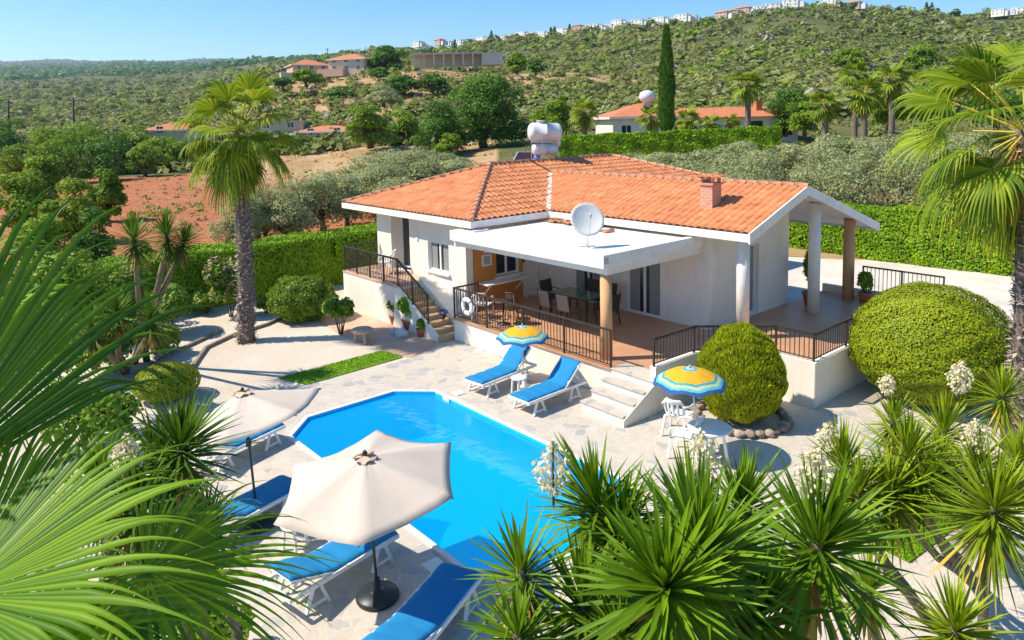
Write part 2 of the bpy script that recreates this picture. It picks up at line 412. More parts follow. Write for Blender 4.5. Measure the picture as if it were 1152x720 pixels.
def terr(x, y, bumps=True):
    x = np.asarray(x, float); y = np.asarray(y, float)
    Y = np.maximum(y, 0.0)
    r = np.hypot(x, y)
    a = np.arctan2(x, np.maximum(y, 1e-3))
    # within the view use forward depth, outside blend to radius
    dd = np.where(np.abs(a) < 0.75, Y, np.minimum(r * 0.74, 8000))
    dd = np.where(y < 0, 0, dd)
    ai = np.clip(np.interp(a, ANGC, np.arange(len(COLS))), 0, len(COLS) - 1.0001)
    yi = np.clip(np.interp(dd, LY, np.arange(len(LY))), 0, len(LY) - 1.0001)
    i0 = ai.astype(int); j0 = yi.astype(int); fa = ai - i0; fy = yi - j0
    fa = fa * fa * (3 - 2 * fa)
    z = (ZT[i0, j0] * (1 - fa) + ZT[i0 + 1, j0] * fa) * (1 - fy) + (ZT[i0, j0 + 1] * (1 - fa) + ZT[i0 + 1, j0 + 1] * fa) * fy
    if bumps:
        k = np.clip((dd - 110) / 250, 0, 1)
        z = z + k * (1.6 * np.sin(x * 0.031 + 1.3 * np.sin(y * 0.017)) + 1.2 * np.sin(y * 0.043 + x * 0.021) + 0.8 * np.sin(x * 0.11) * np.sin(y * 0.09)) \
              + np.clip((dd - 900) / 2000, 0, 1) * (9 * np.sin(x * 0.0042 + 1) * np.sin(y * 0.0031) + 5 * np.sin(x * 0.011 + y * 0.006))
    return z
def gz(x, y): return float(terr(np.array([x]), np.array([y]))[0])
def pcol(x, y): return 576 + F * x / max(y, 1e-3)
# zone masks, in plan
def zones(x, y):
    px = 576 + F * x / np.maximum(y, 1e-3)
    wob = 3 * np.sin(x * 0.21 + 2) + 2.5 * np.sin(y * 0.17 + x * 0.05)
    inv = (y > 5)
    field = inv & (y > 30) & (y + wob * 1.5 < 100) & (x > -66 + wob) & (px < 420 + wob)
    bare = inv & (y + wob * 1.2 > 82) & (y < 106) & (px > 215) & (px < 560)
    dry = inv & (y > 104) & (y + wob * 2 < 226) & (px > 300 + wob * 6) & (px < 470 + wob * 12 + np.clip(y - 135, 0, 45) * 5.5)
    near = inv & (y > 30) & (y < 75) & (px >= 480)
    return field.astype(float), (dry | near | (bare)).astype(float)
az = np.concatenate([np.linspace(-PI, -0.95, 30)[:-1], np.linspace(-0.95, 0.95, 361), np.linspace(0.95, PI, 30)[1:-1]])
rr = np.concatenate([[0.01], np.linspace(4, 40, 10), np.geomspace(43, 9000, 190)])
A, Rr = np.meshgrid(az, rr)
GX = (Rr * np.sin(A)).ravel(); GY = (Rr * np.cos(A)).ravel(); GZ = terr(GX, GY) - 0.02
na = len(az)
ii, jj = np.meshgrid(np.arange(len(rr) - 1), np.arange(na), indexing='ij'); j2 = (jj + 1) % na
# cut a hole for the pool basin: the innermost rings are dropped and rebuilt as a frame below
Q = np.stack([ii * na + jj, ii * na + j2, (ii + 1) * na + j2, (ii + 1) * na + jj], -1)
Q = Q[:, :, ::-1].reshape(-1, 4)
keep = ii.ravel() >= 9                        # ring 9 is at r = 36 m
grd = npmesh('ground', np.stack([GX, GY, GZ], 1), Q[keep], np.zeros(len(GX)), None, smooth=True, mats=[])
fz, dz = zones(GX, GY)
for nm_, arr in (('field', fz), ('dry', dz)):
    a_ = grd.data.attributes.new(nm_, 'FLOAT', 'POINT'); a_.data.foreach_set('value', arr.astype(np.float32))
tag(grd, kind='structure')
gm = bpy.data.materials.new('hillside_ground'); gm.use_nodes = True
nt = gm.node_tree; P_ = nt.nodes['Principled BSDF']; P_.inputs['Roughness'].default_value = 0.95; P_.inputs['Specular IOR Level'].default_value = 0.1
geo = nt.nodes.new('ShaderNodeNewGeometry')
def nz(scale, detail=5, rough=0.6, vec=None):
    n = nt.nodes.new('ShaderNodeTexNoise'); n.inputs['Scale'].default_value = scale; n.inputs['Detail'].default_value = detail; n.inputs['Roughness'].default_value = rough
    nt.links.new(vec or geo.outputs['Position'], n.inputs['Vector']); return n.outputs['Fac']
def ramp(fac, stops):
    c = nt.nodes.new('ShaderNodeValToRGB')
    while len(c.color_ramp.elements) < len(stops): c.color_ramp.elements.new(0.5)
    for e, (p, col) in zip(c.color_ramp.elements, stops): e.position = p; e.color = (*col, 1)
    nt.links.new(fac, c.inputs[0]); return c.outputs[0]
def mixc(f, a, b):
    m = nt.nodes.new('ShaderNodeMix'); m.data_type = 'RGBA'
    nt.links.new(f, m.inputs['Factor']); nt.links.new(a, m.inputs[6]); nt.links.new(b, m.inputs[7]); return m.outputs[2]
def attr(n):
    a = nt.nodes.new('ShaderNodeAttribute'); a.attribute_name = n; return a.outputs['Fac']
scr = ramp(nz(0.05, 8, 0.7), [(0.35, (0.07, 0.10, 0.025)), (0.52, (0.12, 0.13, 0.045)), (0.68, (0.22, 0.185, 0.09)), (0.74, (0.42, 0.36, 0.26))])
red = ramp(nz(1.3, 9, 0.85), [(0.3, (0.22, 0.07, 0.025)), (0.45, (0.38, 0.13, 0.055)), (0.58, (0.46, 0.20, 0.10)), (0.70, (0.55, 0.40, 0.27))])
dryc = ramp(nz(0.12, 8, 0.72), [(0.32, (0.24, 0.16, 0.06)), (0.48, (0.40, 0.25, 0.12)), (0.64, (0.48, 0.34, 0.20)), (0.78, (0.62, 0.52, 0.38))])
cc = mixc(attr('field'), scr, red)
cc = mixc(attr('dry'), cc, dryc)
nt.links.new(cc, P_.inputs['Base Color'])
bp = nt.nodes.new('ShaderNodeBump'); bp.inputs['Distance'].default_value = 0.25; bp.inputs['Strength'].default_value = 0.6
nt.links.new(nz(1.6, 8, 0.8), bp.inputs['Height']); nt.links.new(bp.outputs[0], P_.inputs['Normal'])
grd.data.materials.append(gm)

# ---- flat ground round the house: one sheet with the pool cut out of it
POOL = [(-3.98, -5.95), (-3.98, -3.66), (-3.24, -2.92), (3.03, -2.92), (3.77, -3.66), (3.77, -5.93), (3.05, -6.65), (-3.28, -6.65)]
def sheet_with_hole(name, outer, hole, z, m, hz=None):
    """outer ring (world xy) bridged to the hole ring (world xy)"""
    bm = bmesh.new()
    vo = [bm.verts.new((p[0], p[1], z)) for p in outer]; vh = [bm.verts.new((p[0], p[1], z)) for p in hole]
    eo = [bm.edges.new((vo[i], vo[(i + 1) % len(vo)])) for i in range(len(vo))]
    eh = [bm.edges.new((vh[i], vh[(i + 1) % len(vh)])) for i in range(len(vh))]
    bmesh.ops.triangle_fill(bm, use_beauty=True, edges=eo + eh)
    for f in bm.faces:
        if f.normal.z < 0: f.normal_flip()
    me = bpy.data.meshes.new(name); bm.to_mesh(me); bm.free(); me.materials.append(m)
    return link(name, me)
poolW = [W(u, v)[:2] for u, v in POOL]
ring = [(rr[9] * math.sin(a), rr[9] * math.cos(a)) for a in az[::6]]
def worldmat(name, build):
    m = bpy.data.materials.new(name); m.use_nodes = True
    global nt, geo
    nt = m.node_tree; geo = nt.nodes.new('ShaderNodeNewGeometry'); p = nt.nodes['Principled BSDF']
    build(p); M[name] = m; return m
def gravel_b(p):
    fine = ramp(nz(26, 6, 0.8), [(0.32, (0.42, 0.34, 0.25)), (0.5, (0.60, 0.52, 0.42)), (0.68, (0.74, 0.68, 0.60))])
    big = ramp(nz(0.5, 5, 0.6), [(0.35, (0.56, 0.44, 0.32)), (0.65, (0.70, 0.64, 0.56))])
    m = nt.nodes.new('ShaderNodeMix'); m.data_type = 'RGBA'; m.inputs['Factor'].default_value = 0.5
    nt.links.new(fine, m.inputs[6]); nt.links.new(big, m.inputs[7]); nt.links.new(m.outputs[2], p.inputs['Base Color'])
    p.inputs['Roughness'].default_value = 0.95
    b = nt.nodes.new('ShaderNodeBump'); b.inputs['Strength'].default_value = 0.7; b.inputs['Distance'].default_value = 0.03
    nt.links.new(nz(38, 4, 0.7), b.inputs['Height']); nt.links.new(b.outputs[0], p.inputs['Normal'])
gravel_m = worldmat('pale_gravel', gravel_b)
def stone_b(p):
    wv = nt.nodes.new('ShaderNodeVectorMath'); wv.operation = 'ADD'
    nn = nt.nodes.new('ShaderNodeTexNoise'); nn.inputs['Scale'].default_value = 2.2
    nt.links.new(geo.outputs['Position'], nn.inputs['Vector'])
    sc_ = nt.nodes.new('ShaderNodeVectorMath'); sc_.operation = 'SCALE'; sc_.inputs['Scale'].default_value = 0.22
    nt.links.new(nn.outputs['Color'], sc_.inputs[0]); nt.links.new(geo.outputs['Position'], wv.inputs[0]); nt.links.new(sc_.outputs[0], wv.inputs[1])
    fl = nt.nodes.new('ShaderNodeVectorMath'); fl.operation = 'MULTIPLY'; fl.inputs[1].default_value = (1, 1, 0)
    nt.links.new(wv.outputs[0], fl.inputs[0])
    v1 = nt.nodes.new('ShaderNodeTexVoronoi'); v1.inputs['Scale'].default_value = 3.3; v1.inputs['Randomness'].default_value = 0.9
    v2 = nt.nodes.new('ShaderNodeTexVoronoi'); v2.feature = 'DISTANCE_TO_EDGE'; v2.inputs['Scale'].default_value = 3.3; v2.inputs['Randomness'].default_value = 0.9
    nt.links.new(fl.outputs[0], v1.inputs['Vector']); nt.links.new(fl.outputs[0], v2.inputs['Vector'])
    sx = nt.nodes.new('ShaderNodeSeparateColor'); nt.links.new(v1.outputs['Color'], sx.inputs[0])
    cell = ramp(sx.outputs[0], [(0.0, (0.26, 0.28, 0.30)), (0.14, (0.38, 0.37, 0.36)), (0.26, (0.50, 0.43, 0.345)), (0.6, (0.53, 0.465, 0.38)), (0.8, (0.57, 0.515, 0.44)), (1.0, (0.46, 0.38, 0.30))])
    mott = ramp(nz(7, 6, 0.7), [(0.3, (0.40, 0.36, 0.31)), (0.7, (0.62, 0.56, 0.48))])
    m0 = nt.nodes.new('ShaderNodeMix'); m0.data_type = 'RGBA'; m0.inputs['Factor'].default_value = 0.42
    nt.links.new(cell, m0.inputs[6]); nt.links.new(mott, m0.inputs[7])
    st = nt.nodes.new('ShaderNodeMath'); st.operation = 'LESS_THAN'; st.inputs[1].default_value = 0.045; nt.links.new(v2.outputs['Distance'], st.inputs[0])
    mortar = ramp(nz(12, 4, 0.6), [(0.3, (0.48, 0.42, 0.34)), (0.7, (0.60, 0.53, 0.44))])
    nt.links.new(mixc(st.outputs[0], m0.outputs[2], mortar), p.inputs['Base Color'])
    p.inputs['Roughness'].default_value = 0.8
    b = nt.nodes.new('ShaderNodeBump'); b.inputs['Strength'].default_value = 0.5; b.inputs['Distance'].default_value = 0.02
    mh = nt.nodes.new('ShaderNodeMath'); mh.operation = 'MINIMUM'; mh.inputs[1].default_value = 0.06; nt.links.new(v2.outputs['Distance'], mh.inputs[0])
    ma = nt.nodes.new('ShaderNodeMath'); ma.operation = 'MULTIPLY_ADD'; ma.inputs[1].default_value = 0.15; nt.links.new(nz(9, 4, 0.6), ma.inputs[0]); nt.links.new(mh.outputs[0], ma.inputs[2])
    nt.links.new(ma.outputs[0], b.inputs['Height']); nt.links.new(b.outputs[0], p.inputs['Normal'])
paving_m = worldmat('crazy_paving', stone_b)
def tile_b(p):
    mp = nt.nodes.new('ShaderNodeMapping'); mp.inputs['Rotation'].default_value = (0, 0, -ANG); nt.links.new(geo.outputs['Position'], mp.inputs['Vector'])
    br = nt.nodes.new('ShaderNodeTexBrick'); br.offset = 0; br.inputs['Scale'].default_value = 1; br.inputs['Mortar Size'].default_value = 0.006
    br.inputs['Brick Width'].default_value = 0.33; br.inputs['Row Height'].default_value = 0.33
    br.inputs['Color1'].default_value = (0.56, 0.31, 0.18, 1); br.inputs['Color2'].default_value = (0.50, 0.26, 0.145, 1); br.inputs['Mortar'].default_value = (0.40, 0.27, 0.2, 1)
    nt.links.new(mp.outputs[0], br.inputs['Vector']); nt.links.new(br.outputs[0], p.inputs['Base Color']); p.inputs['Roughness'].default_value = 0.42
tile_m = worldmat('terracotta_floor', tile_b)
def drive_b(p):
    c = ramp(nz(0.6, 7, 0.65), [(0.3, (0.50, 0.44, 0.36)), (0.5, (0.62, 0.56, 0.48)), (0.7, (0.70, 0.64, 0.56))])
    nt.links.new(c, p.inputs['Base Color']); p.inputs['Roughness'].default_value = 0.9
    b = nt.nodes.new('ShaderNodeBump'); b.inputs['Strength'].default_value = 0.4; b.inputs['Distance'].default_value = 0.01
    nt.links.new(nz(60, 3, 0.6), b.inputs['Height']); nt.links.new(b.outputs[0], p.inputs['Normal'])
drive_m = worldmat('pale_concrete', drive_b)
def pinkp_b(p):
    c = ramp(nz(1.5, 6, 0.65), [(0.3, (0.52, 0.30, 0.19)), (0.7, (0.64, 0.44, 0.32))])
    nt.links.new(c, p.inputs['Base Color']); p.inputs['Roughness'].default_value = 0.85
pink_m = worldmat('pink_cement', pinkp_b)

yard = sheet_with_hole('gravel_yard', ring, poolW, -0.02, gravel_m); tag(yard, kind='structure')
def flat(name, pts, z, m, kind='structure', th=0.0):
    mb = MB()
    w = [tuple(W(u, v)[:2]) for u, v in pts]
    ar = sum(w[i][0] * w[(i + 1) % len(w)][1] - w[(i + 1) % len(w)][0] * w[i][1] for i in range(len(w)))
    if ar < 0: w = w[::-1]
    mb.add([(p[0], p[1], z) for p in w], [tuple(range(len(w)))])
    return tag(mb.build(name, m), kind=kind)
PAT = [(-5.85, -9.8), (-6.0, -5.6), (-5.9, -2.0), (-6.45, -0.2), (-6.45, 0.3), (1.5, 0.3), (4.2, 3.4), (4.6, 6.5), (6.3, 3.2), (7.4, 0.4), (6.6, -2.6), (6.5, -5.2), (6.2, -7.6), (5.2, -9.9), (0, -10.6)]
pat = sheet_with_hole('stone_patio', [W(u, v)[:2] for u, v in PAT], poolW, -0.012, paving_m); tag(pat, kind='structure')
flat('pink_path', [(-9.6, -2.3), (-5.9, -1.95), (-6.45, -0.2), (-6.45, 0.98), (-8.5, 0.98), (-11.8, -0.9), (-12.2, -1.9)], -0.006, pink_m)
flat('driveway', [(-7, 11.2), (-12, 17.0), (-14, 20.3), (22, 21.5), (22, 11.6), (9, 9.2), (6.4, 10.6)], -0.006, drive_m)
flat('driveway_edge', [(3.9, 11.1), (3.9, 12.9), (22, 13.8), (22, 12.4)], 0.0, paving_m)

# pool
def pool_b(p):
    c = ramp(nz(0.8, 3, 0.5), [(0.3, (0.0, 0.47, 0.80)), (0.7, (0.0, 0.50, 0.84))])
    nt.links.new(c, p.inputs['Base Color']); p.inputs['Roughness'].default_value = 0.7
liner = worldmat('pool_liner', pool_b)
def inset(poly, d):
    n = len(poly); out = []
    for i in range(n):
        a, b, c = Vector(poly[i - 1]), Vector(poly[i]), Vector(poly[(i + 1) % n])
        e1 = (b - a).normalized(); e2 = (c - b).normalized(); n1 = Vector((-e1.y, e1.x)); n2 = Vector((-e2.y, e2.x))
        ctr = Vector((0, -4.8))
        if n1.dot(ctr - b) < 0: n1 = -n1
        if n2.dot(ctr - b) < 0: n2 = -n2
        k = (n1 + n2); k = k / (k.length_squared) * 2
        out.append(tuple(b + k * d))
    return out
bas = inset(POOL, 0.003)
mb = MB(); n = len(bas)
dep = lambda u: -0.7 - 0.45 * min(max((0.5 - u) / 4, 0), 1)
vs = [tuple(W(u, v, -0.011)) for u, v in bas] + [tuple(W(u, v, dep(u))) for u, v in bas]
mb.add(vs, [(n + i, n + (i + 1) % n, (i + 1) % n, i) for i in range(n)])
mb.add(vs[n:], [tuple(range(n))])
basin = mb.build('pool_basin', liner); tag(basin, kind='structure')
bm = bmesh.new(); bm.from_mesh(basin.data); bmesh.ops.recalc_face_normals(bm, faces=bm.faces); bmesh.ops.reverse_faces(bm, faces=bm.faces); bm.to_mesh(basin.data); bm.free()
wm = bpy.data.materials.new('water'); wm.use_nodes = True
nt = wm.node_tree; geo = nt.nodes.new('ShaderNodeNewGeometry'); nt.nodes.remove(nt.nodes['Principled BSDF'])
tb = nt.nodes.new('ShaderNodeBsdfTransparent'); tb.inputs[0].default_value = (0.74, 0.95, 1, 1)
gl = nt.nodes.new('ShaderNodeBsdfGlossy'); gl.inputs['Roughness'].default_value = 0.03; fr = nt.nodes.new('ShaderNodeFresnel'); fr.inputs[0].default_value = 1.33
b = nt.nodes.new('ShaderNodeBump'); b.inputs['Strength'].default_value = 0.35; b.inputs['Distance'].default_value = 0.03
nt.links.new(nz(2.2, 3, 0.5), b.inputs['Height']); nt.links.new(b.outputs[0], gl.inputs['Normal']); nt.links.new(b.outputs[0], fr.inputs['Normal'])
df = nt.nodes.new('ShaderNodeBsdfDiffuse'); df.inputs[0].default_value = (0.0, 0.47, 0.92, 1); m2 = nt.nodes.new('ShaderNodeMixShader'); m2.inputs[0].default_value = 0.5
nt.links.new(tb.outputs[0], m2.inputs[1]); nt.links.new(df.outputs[0], m2.inputs[2])
mx = nt.nodes.new('ShaderNodeMixShader'); nt.links.new(fr.outputs[0], mx.inputs[0]); nt.links.new(m2.outputs[0], mx.inputs[1]); nt.links.new(gl.outputs[0], mx.inputs[2])
nt.links.new(mx.outputs[0], nt.nodes['Material Output'].inputs['Surface'])
wi = inset(POOL, 0.007); mb = MB(); mb.add([tuple(W(u, v, -0.07)) for u, v in wi], [tuple(range(len(wi)))])
wat = mb.build('pool_water', wm); tag(wat, kind='structure')
bm = bmesh.new(); bm.from_mesh(wat.data)
for f in bm.faces:
    f.normal_update()
    if f.normal.z < 0: f.normal_flip()
bm.to_mesh(wat.data); bm.free()
# white edging of the pool
o1 = inset(POOL, 0.0); o2 = inset(POOL, -0.09); mb = MB(); n = len(o1)
for i in range(n):
    j = (i + 1) % n
    q = [o1[i], o1[j], o2[j], o2[i]]
    mb.prism([tuple(W(*p)[:2]) for p in q], -0.06, 0.012)
tag(mb.build('pool_edging', trim_white), kind='structure')

# ------------------------------------------------------------------ the villa, in its own frame (x along u, y along v)
villa = thing('villa', 'single storey white villa with terracotta tiled hip roof, covered veranda and pool side terrace', 'house', W(0, 0, 0), ANG)
FZ = 0.7
def wall_boxes(mb, axis, c0, c1, a0, a1, z0, z1, ops=()):
    """axis 'u': wall runs along u between a0..a1, thickness c0..c1 in v"""
    def bx(p, q, r, s):
        if q - p < 1e-4 or s - r < 1e-4: return
        if axis == 'u': mb.box(p, q, c0, c1, r, s)
        else: mb.box(c0, c1, p, q, r, s)
    cur = a0
    for (p, q, r, s) in sorted(ops):
        bx(cur, p, z0, z1); bx(p, q, z0, r); bx(p, q, s, z1); cur = q
    bx(cur, a1, z0, z1)
RS = 0.333
w = MB()
# left wing: front wall with window and recessed door, side walls
wall_boxes(w, 'u', 1.0, 1.25, -12.6, -6.95, 0, 3.56, [(-9.2, -7.98, 1.66, 2.66), (-11.6, -10.35, 1.36, 3.5)])
wall_boxes(w, 'v', -12.6, -12.35, 1.25, 14, 0, 3.56)
wall_boxes(w, 'v', -6.95, -6.7, 0.998, 9.8, 0, 3.55, [(1.95, 2.95, 1.63, 2.75), (3.12, 3.95, 0.7, 2.75)])
w.box(-11.6, -10.35, 2.0, 2.2, 1.36, 3.5); w.box(-11.605, -11.6, 1.25, 2.0, 1.36, 3.5); w.box(-10.35, -10.3, 1.25, 2.0, 1.36, 3.5)            # back of the door recess
w.box(-12.35, -6.95, 13.8, 14.0, 0, 3.5)
# back wall of the terrace
wall_boxes(w, 'u', 4.3, 4.55, -6.7, -0.15, 0, 3.50, [(-5.45, -4.2, 0.7, 2.85), (-3.12, -1.83, 0.7, 2.85)])
# gable wall
wall_boxes(w, 'v', -0.40, -0.12, 4.55, 8.6, 0, 3.62, [(5.66, 6.85, 0.72, 2.85)])
w.box(-6.7, -0.40, 8.35, 8.6, 0, 3.62)
wl = w.build('wall', white_wall, villa)
# gable triangle
g = MB(); zt = lambda v: 3.65 + RS * (min(v, 13.5 - v) - 3.75) - 0.22
g.add([(-0.40, 4.58, 3.62), (-0.40, 6.75, zt(6.75)), (-0.40, 8.6, 3.62), (-0.12, 4.58, 3.62), (-0.12, 6.75, zt(6.75)), (-0.12, 8.6, 3.62)],
      [(0, 1, 2), (5, 4, 3), (0, 3, 4, 1), (1, 4, 5, 2), (0, 2, 5, 3)])
g.build('gable_wall', white_wall, wl)
o = MB(); wall_boxes(o, 'v', -6.705, -6.66, 1.02, 3.10, 0.7, 2.9, [(1.95, 2.95, 1.63, 2.75)]); o.build('ochre_wall_panel', orange_wall, villa)

def window(name, axis, c, a0, a1, z0, z1, parent, mull=1, cur=True, side=1, sill=True, open_leaf=False):
    """c = plane of the frame; side = +1 when the outside is towards +axis normal (u walls: -v outside => -1)"""
    fr = MB(); f = 0.055; t = 0.05
    def bx(mb, p, q, r, s, d0, d1):
        if axis == 'u': mb.box(p, q, c + d0, c + d1, r, s)
        else: mb.box(c + d0, c + d1, p, q, r, s)
    e = 0.002
    bx(fr, a0 + e, a1 - e, z0 + e, z0 + f, -t, t); bx(fr, a0 + e, a1 - e, z1 - f, z1 - e, -t, t)
    bx(fr, a0 + e, a0 + f, z0 + f, z1 - f, -t, t); bx(fr, a1 - f, a1 - e, z0 + f, z1 - f, -t, t)
    for k in range(mull):
        m_ = a0 + (a1 - a0) * (k + 1) / (mull + 1); bx(fr, m_ - 0.04, m_ + 0.04, z0 + f, z1 - f, -t * 0.9, t * 0.9)
    fo = fr.build(name, frame_white, parent)
    gl_ = MB(); bx(gl_, a0 + f, a1 - f, z0 + f, z1 - f, -0.006, 0.006); gl_.build('pane', dark_glass, fo)
    if cur:
        cu = MB(); L = a1 - a0; n_ = 26; zt_, zb_ = z1 - f, z0 + f
        for (s0, s1) in ((0.04, 0.34), (0.62, 0.96)):
            pts = []
            for k in range(n_ + 1):
                x = a0 + L * (s0 + (s1 - s0) * k / n_); dd = side * 0.012 + 0.004 * side * math.sin(k * 1.7)
                pts.append((x, dd))
            vs = []
            for (x, dd) in pts:
                for zz in (zb_, zt_):
                    vs.append((x, c + dd, zz) if axis == 'u' else (c + dd, x, zz))
            cu.add(vs, [(2 * k, 2 * k + 2, 2 * k + 3, 2 * k + 1) for k in range(n_)], True)
        cu.build('curtain', curtain, fo)
    if sill:
        si = MB(); d = (-0.13, 0.0) if side < 0 else (0.0, 0.13); k0 = -0.10 if side < 0 else 0.10
        bx(si, a0 - 0.08, a1 + 0.08, z0 - 0.07, z0 - 0.002, min(k0, k0 + side * 0.12), max(k0, k0 + side * 0.12)); si.build('sill', trim_white, fo)
    return fo
window('window', 'u', 1.13, -9.2, -7.98, 1.66, 2.66, villa, 1, True, -1)
window('window', 'v', -6.80, 1.95, 2.95, 1.63, 2.75, villa, 1, False, 1)
window('sliding_door', 'u', 4.40, -5.45, -4.2, 0.7, 2.85, villa, 1, True, -1, False)
window('sliding_door', 'u', 4.40, -3.12, -1.83, 0.7, 2.85, villa, 1, True, -1, False)
window('sliding_door', 'v', -0.30, 5.66, 6.85, 0.72, 2.85, villa, 1, True, 1, False)
window('glazed_door', 'u', 1.48, -11.58, -10.37, 1.37, 3.48, villa, 0, False, -1, False)
d_ = MB(); d_.box(-6.84, -6.78, 3.14, 3.93, 0.72, 2.05); dd = d_.build('half_door', plastic_white, villa)
h_ = MB(); h_.box(-6.775, -6.735, 3.20, 3.24, 1.9, 2.02); h_.build('handle', iron, dd)
d_ = MB(); d_.box(-6.84, -6.81, 3.14, 3.93, 2.052, 2.73); d_.build('fanlight', dark_glass, villa)
p_ = MB(); p_.tube([(-7.02, 0.955, 0.6), (-7.02, 0.955, 3.35)], 0.035, 8); p_.build('drainpipe', trim_white, villa)

# --- roof
TP = 0.235
roof_m = bpy.data.materials.new('roof_tiles'); roof_m.use_nodes = True
nt = roof_m.node_tree; p = nt.nodes['Principled BSDF']; tc = nt.nodes.new('ShaderNodeTexCoord')
geo = nt.nodes.new('ShaderNodeNewGeometry')
mot = nz(2.2, 6, 0.7, tc.outputs['Object'])
c1 = ramp(mot, [(0.26, (0.36, 0.11, 0.05)), (0.42, (0.54, 0.18, 0.065)), (0.58, (0.60, 0.225, 0.085)), (0.76, (0.58, 0.33, 0.19))])
nt.links.new(c1, p.inputs['Base Color']); p.inputs['Roughness'].default_value = 0.75
bb = nt.nodes.new('ShaderNodeBump'); bb.inputs['Strength'].default_value = 0.25; bb.inputs['Distance'].default_value = 0.01; nt.links.new(nz(35, 4, 0.7, tc.outputs['Object']), bb.inputs['Height']); nt.links.new(bb.outputs[0], p.inputs['Normal'])
def tile_face(poly, e, up, zfun, parent, name='tile_slope', period=TP, course=0.36, m=None, amp=0.056):
    """poly in plan; e = unit vector along eave, up = unit plan vector up the slope; zfun(u, v)"""
    e = Vector(e); up = Vector(up); P0 = Vector(poly[0])
    xs = [(Vector(q) - P0).dot(e) for q in poly]; ys = [(Vector(q) - P0).dot(up) for q in poly]
    x0, x1, y0, y1 = min(xs), max(xs), min(ys), max(ys)
    S = 8; nx = int((x1 - x0) / period * S) + 2
    X = x0 + np.arange(nx) * period / S
    hx = amp * np.abs(np.cos(PI * np.arange(nx) / S)) ** 0.7
    rows = []; k = 0; y = y0
    while y < y1:
        rows.append((y, 0.030)); rows.append((min(y + course - 0.012, y1 + 0.01), 0.004)); y += course
    vs = []; jit = np.random.default_rng(5)
    cj = jit.normal(0, 0.0035, (len(rows) // 2 + 1, nx // S + 2))
    for ri, (yy, lift) in enumerate(rows):
        for i in range(nx):
            q = P0 + e * float(X[i]) + up * float(yy)
            vs.append((q.x, q.y, zfun(q.x, q.y) + float(hx[i]) + lift + float(cj[ri // 2, (i + S // 2) // S])))
    fs = [(r * nx + i, r * nx + i + 1, (r + 1) * nx + i + 1, (r + 1) * nx + i) for r in range(len(rows) - 1) for i in range(nx - 1)]
    me = bpy.data.meshes.new(name); me.from_pydata(vs, [], fs)
    bm = bmesh.new(); bm.from_mesh(me)
    n_ = len(poly); ar = sum(poly[i][0] * poly[(i + 1) % n_][1] - poly[(i + 1) % n_][0] * poly[i][1] for i in range(n_))
    for i in range(n_):
        a = Vector(poly[i]); b_ = Vector(poly[(i + 1) % n_]); t = b_ - a; nn = Vector((t.y, -t.x, 0)).normalized()
        if ar < 0: nn = -nn
        bmesh.ops.bisect_plane(bm, geom=bm.verts[:] + bm.edges[:] + bm.faces[:], plane_co=(a.x, a.y, 0), plane_no=nn, clear_outer=True, dist=1e-5)
    for f in bm.faces:
        f.smooth = True
        f.normal_update()
        if f.normal.z < 0: f.normal_flip()
    bm.to_mesh(me); bm.free(); me.materials.append(m or roof_m)
    try: me.set_sharp_from_angle(angle=math.radians(50))
    except Exception: pass
    return link(name, me, parent)
def soffit(poly, zfun, parent, d=0.13):
    mb = MB(); v1 = [(q[0], q[1], zfun(*q) - d) for q in poly]; v2 = [(q[0], q[1], zfun(*q) - 0.02) for q in poly]; n_ = len(poly)
    mb.add(v1 + v2, [tuple(range(n_)), tuple(range(n_, 2 * n_))[::-1]] + [(i, (i + 1) % n_, n_ + (i + 1) % n_, n_ + i) for i in range(n_)])
    return mb.build('soffit', trim_white, parent)
EZ = 3.64
U0, U1, V0, V1 = -14.3, -6.05, 0.5, 15.7
UM = (U0 + U1) / 2; HR = (U1 - U0) / 2
apx = (UM, V0 + HR); bpx = (UM, V1 - HR)
zL = lambda u, v: EZ + RS * (v - V0)
zR = lambda u, v: EZ + RS * (U1 - u)
zW = lambda u, v: EZ + RS * (u - U0)
zB = lambda u, v: EZ + RS * (V1 - v)
zF = lambda u, v: EZ + RS * (v - 3.75)
zK = lambda u, v: EZ + RS * 3.0 - RS * (v - 6.75)
roof = bpy.data.objects.new('roof', None); C.objects.link(roof); roof.parent = villa; KIDS.setdefault('villa', []).append(roof)
faces = [([(U0, V0), (U1, V0), apx], (1, 0), (0, 1), zL),
         ([(U1, V0), (U1, 3.75), (-9.05, 6.75), (UM, 6.75), apx], (0, 1), (-1, 0), zR),
         ([(-9.05, 6.75), (U1, 9.75), (U1, V1), bpx, (UM, 6.75)], (0, 1), (-1, 0), zR),
         ([(U0, V0), apx, bpx, (U0, V1)], (0, 1), (1, 0), zW),
         ([(U0, V1), bpx, (U1, V1)], (1, 0), (0, -1), zB),
         ([(U1, 3.75), (1.4, 3.75), (1.4, 6.75), (-9.05, 6.75)], (1, 0), (0, 1), zF),
         ([(-9.05, 6.75), (1.4, 6.75), (1.4, 11.5), (U1, 11.5), (U1, 9.75)], (1, 0), (0, -1), zK)]
for po, e, up, zf in faces:
    soffit(po, zf, roof)
    if up == (-1, 0): po = [q for q in po]
    k = min(range(len(po)), key=lambda i: zf(*po[i])); po = po[k:] + po[:k]
    tile_face(po, e, up, zf, roof)
cap_m = mat('ridge_tiles', (0.60, 0.22, 0.10), 0.8, (0.50, 0.30, 0.19), 4, 0.3, 30)
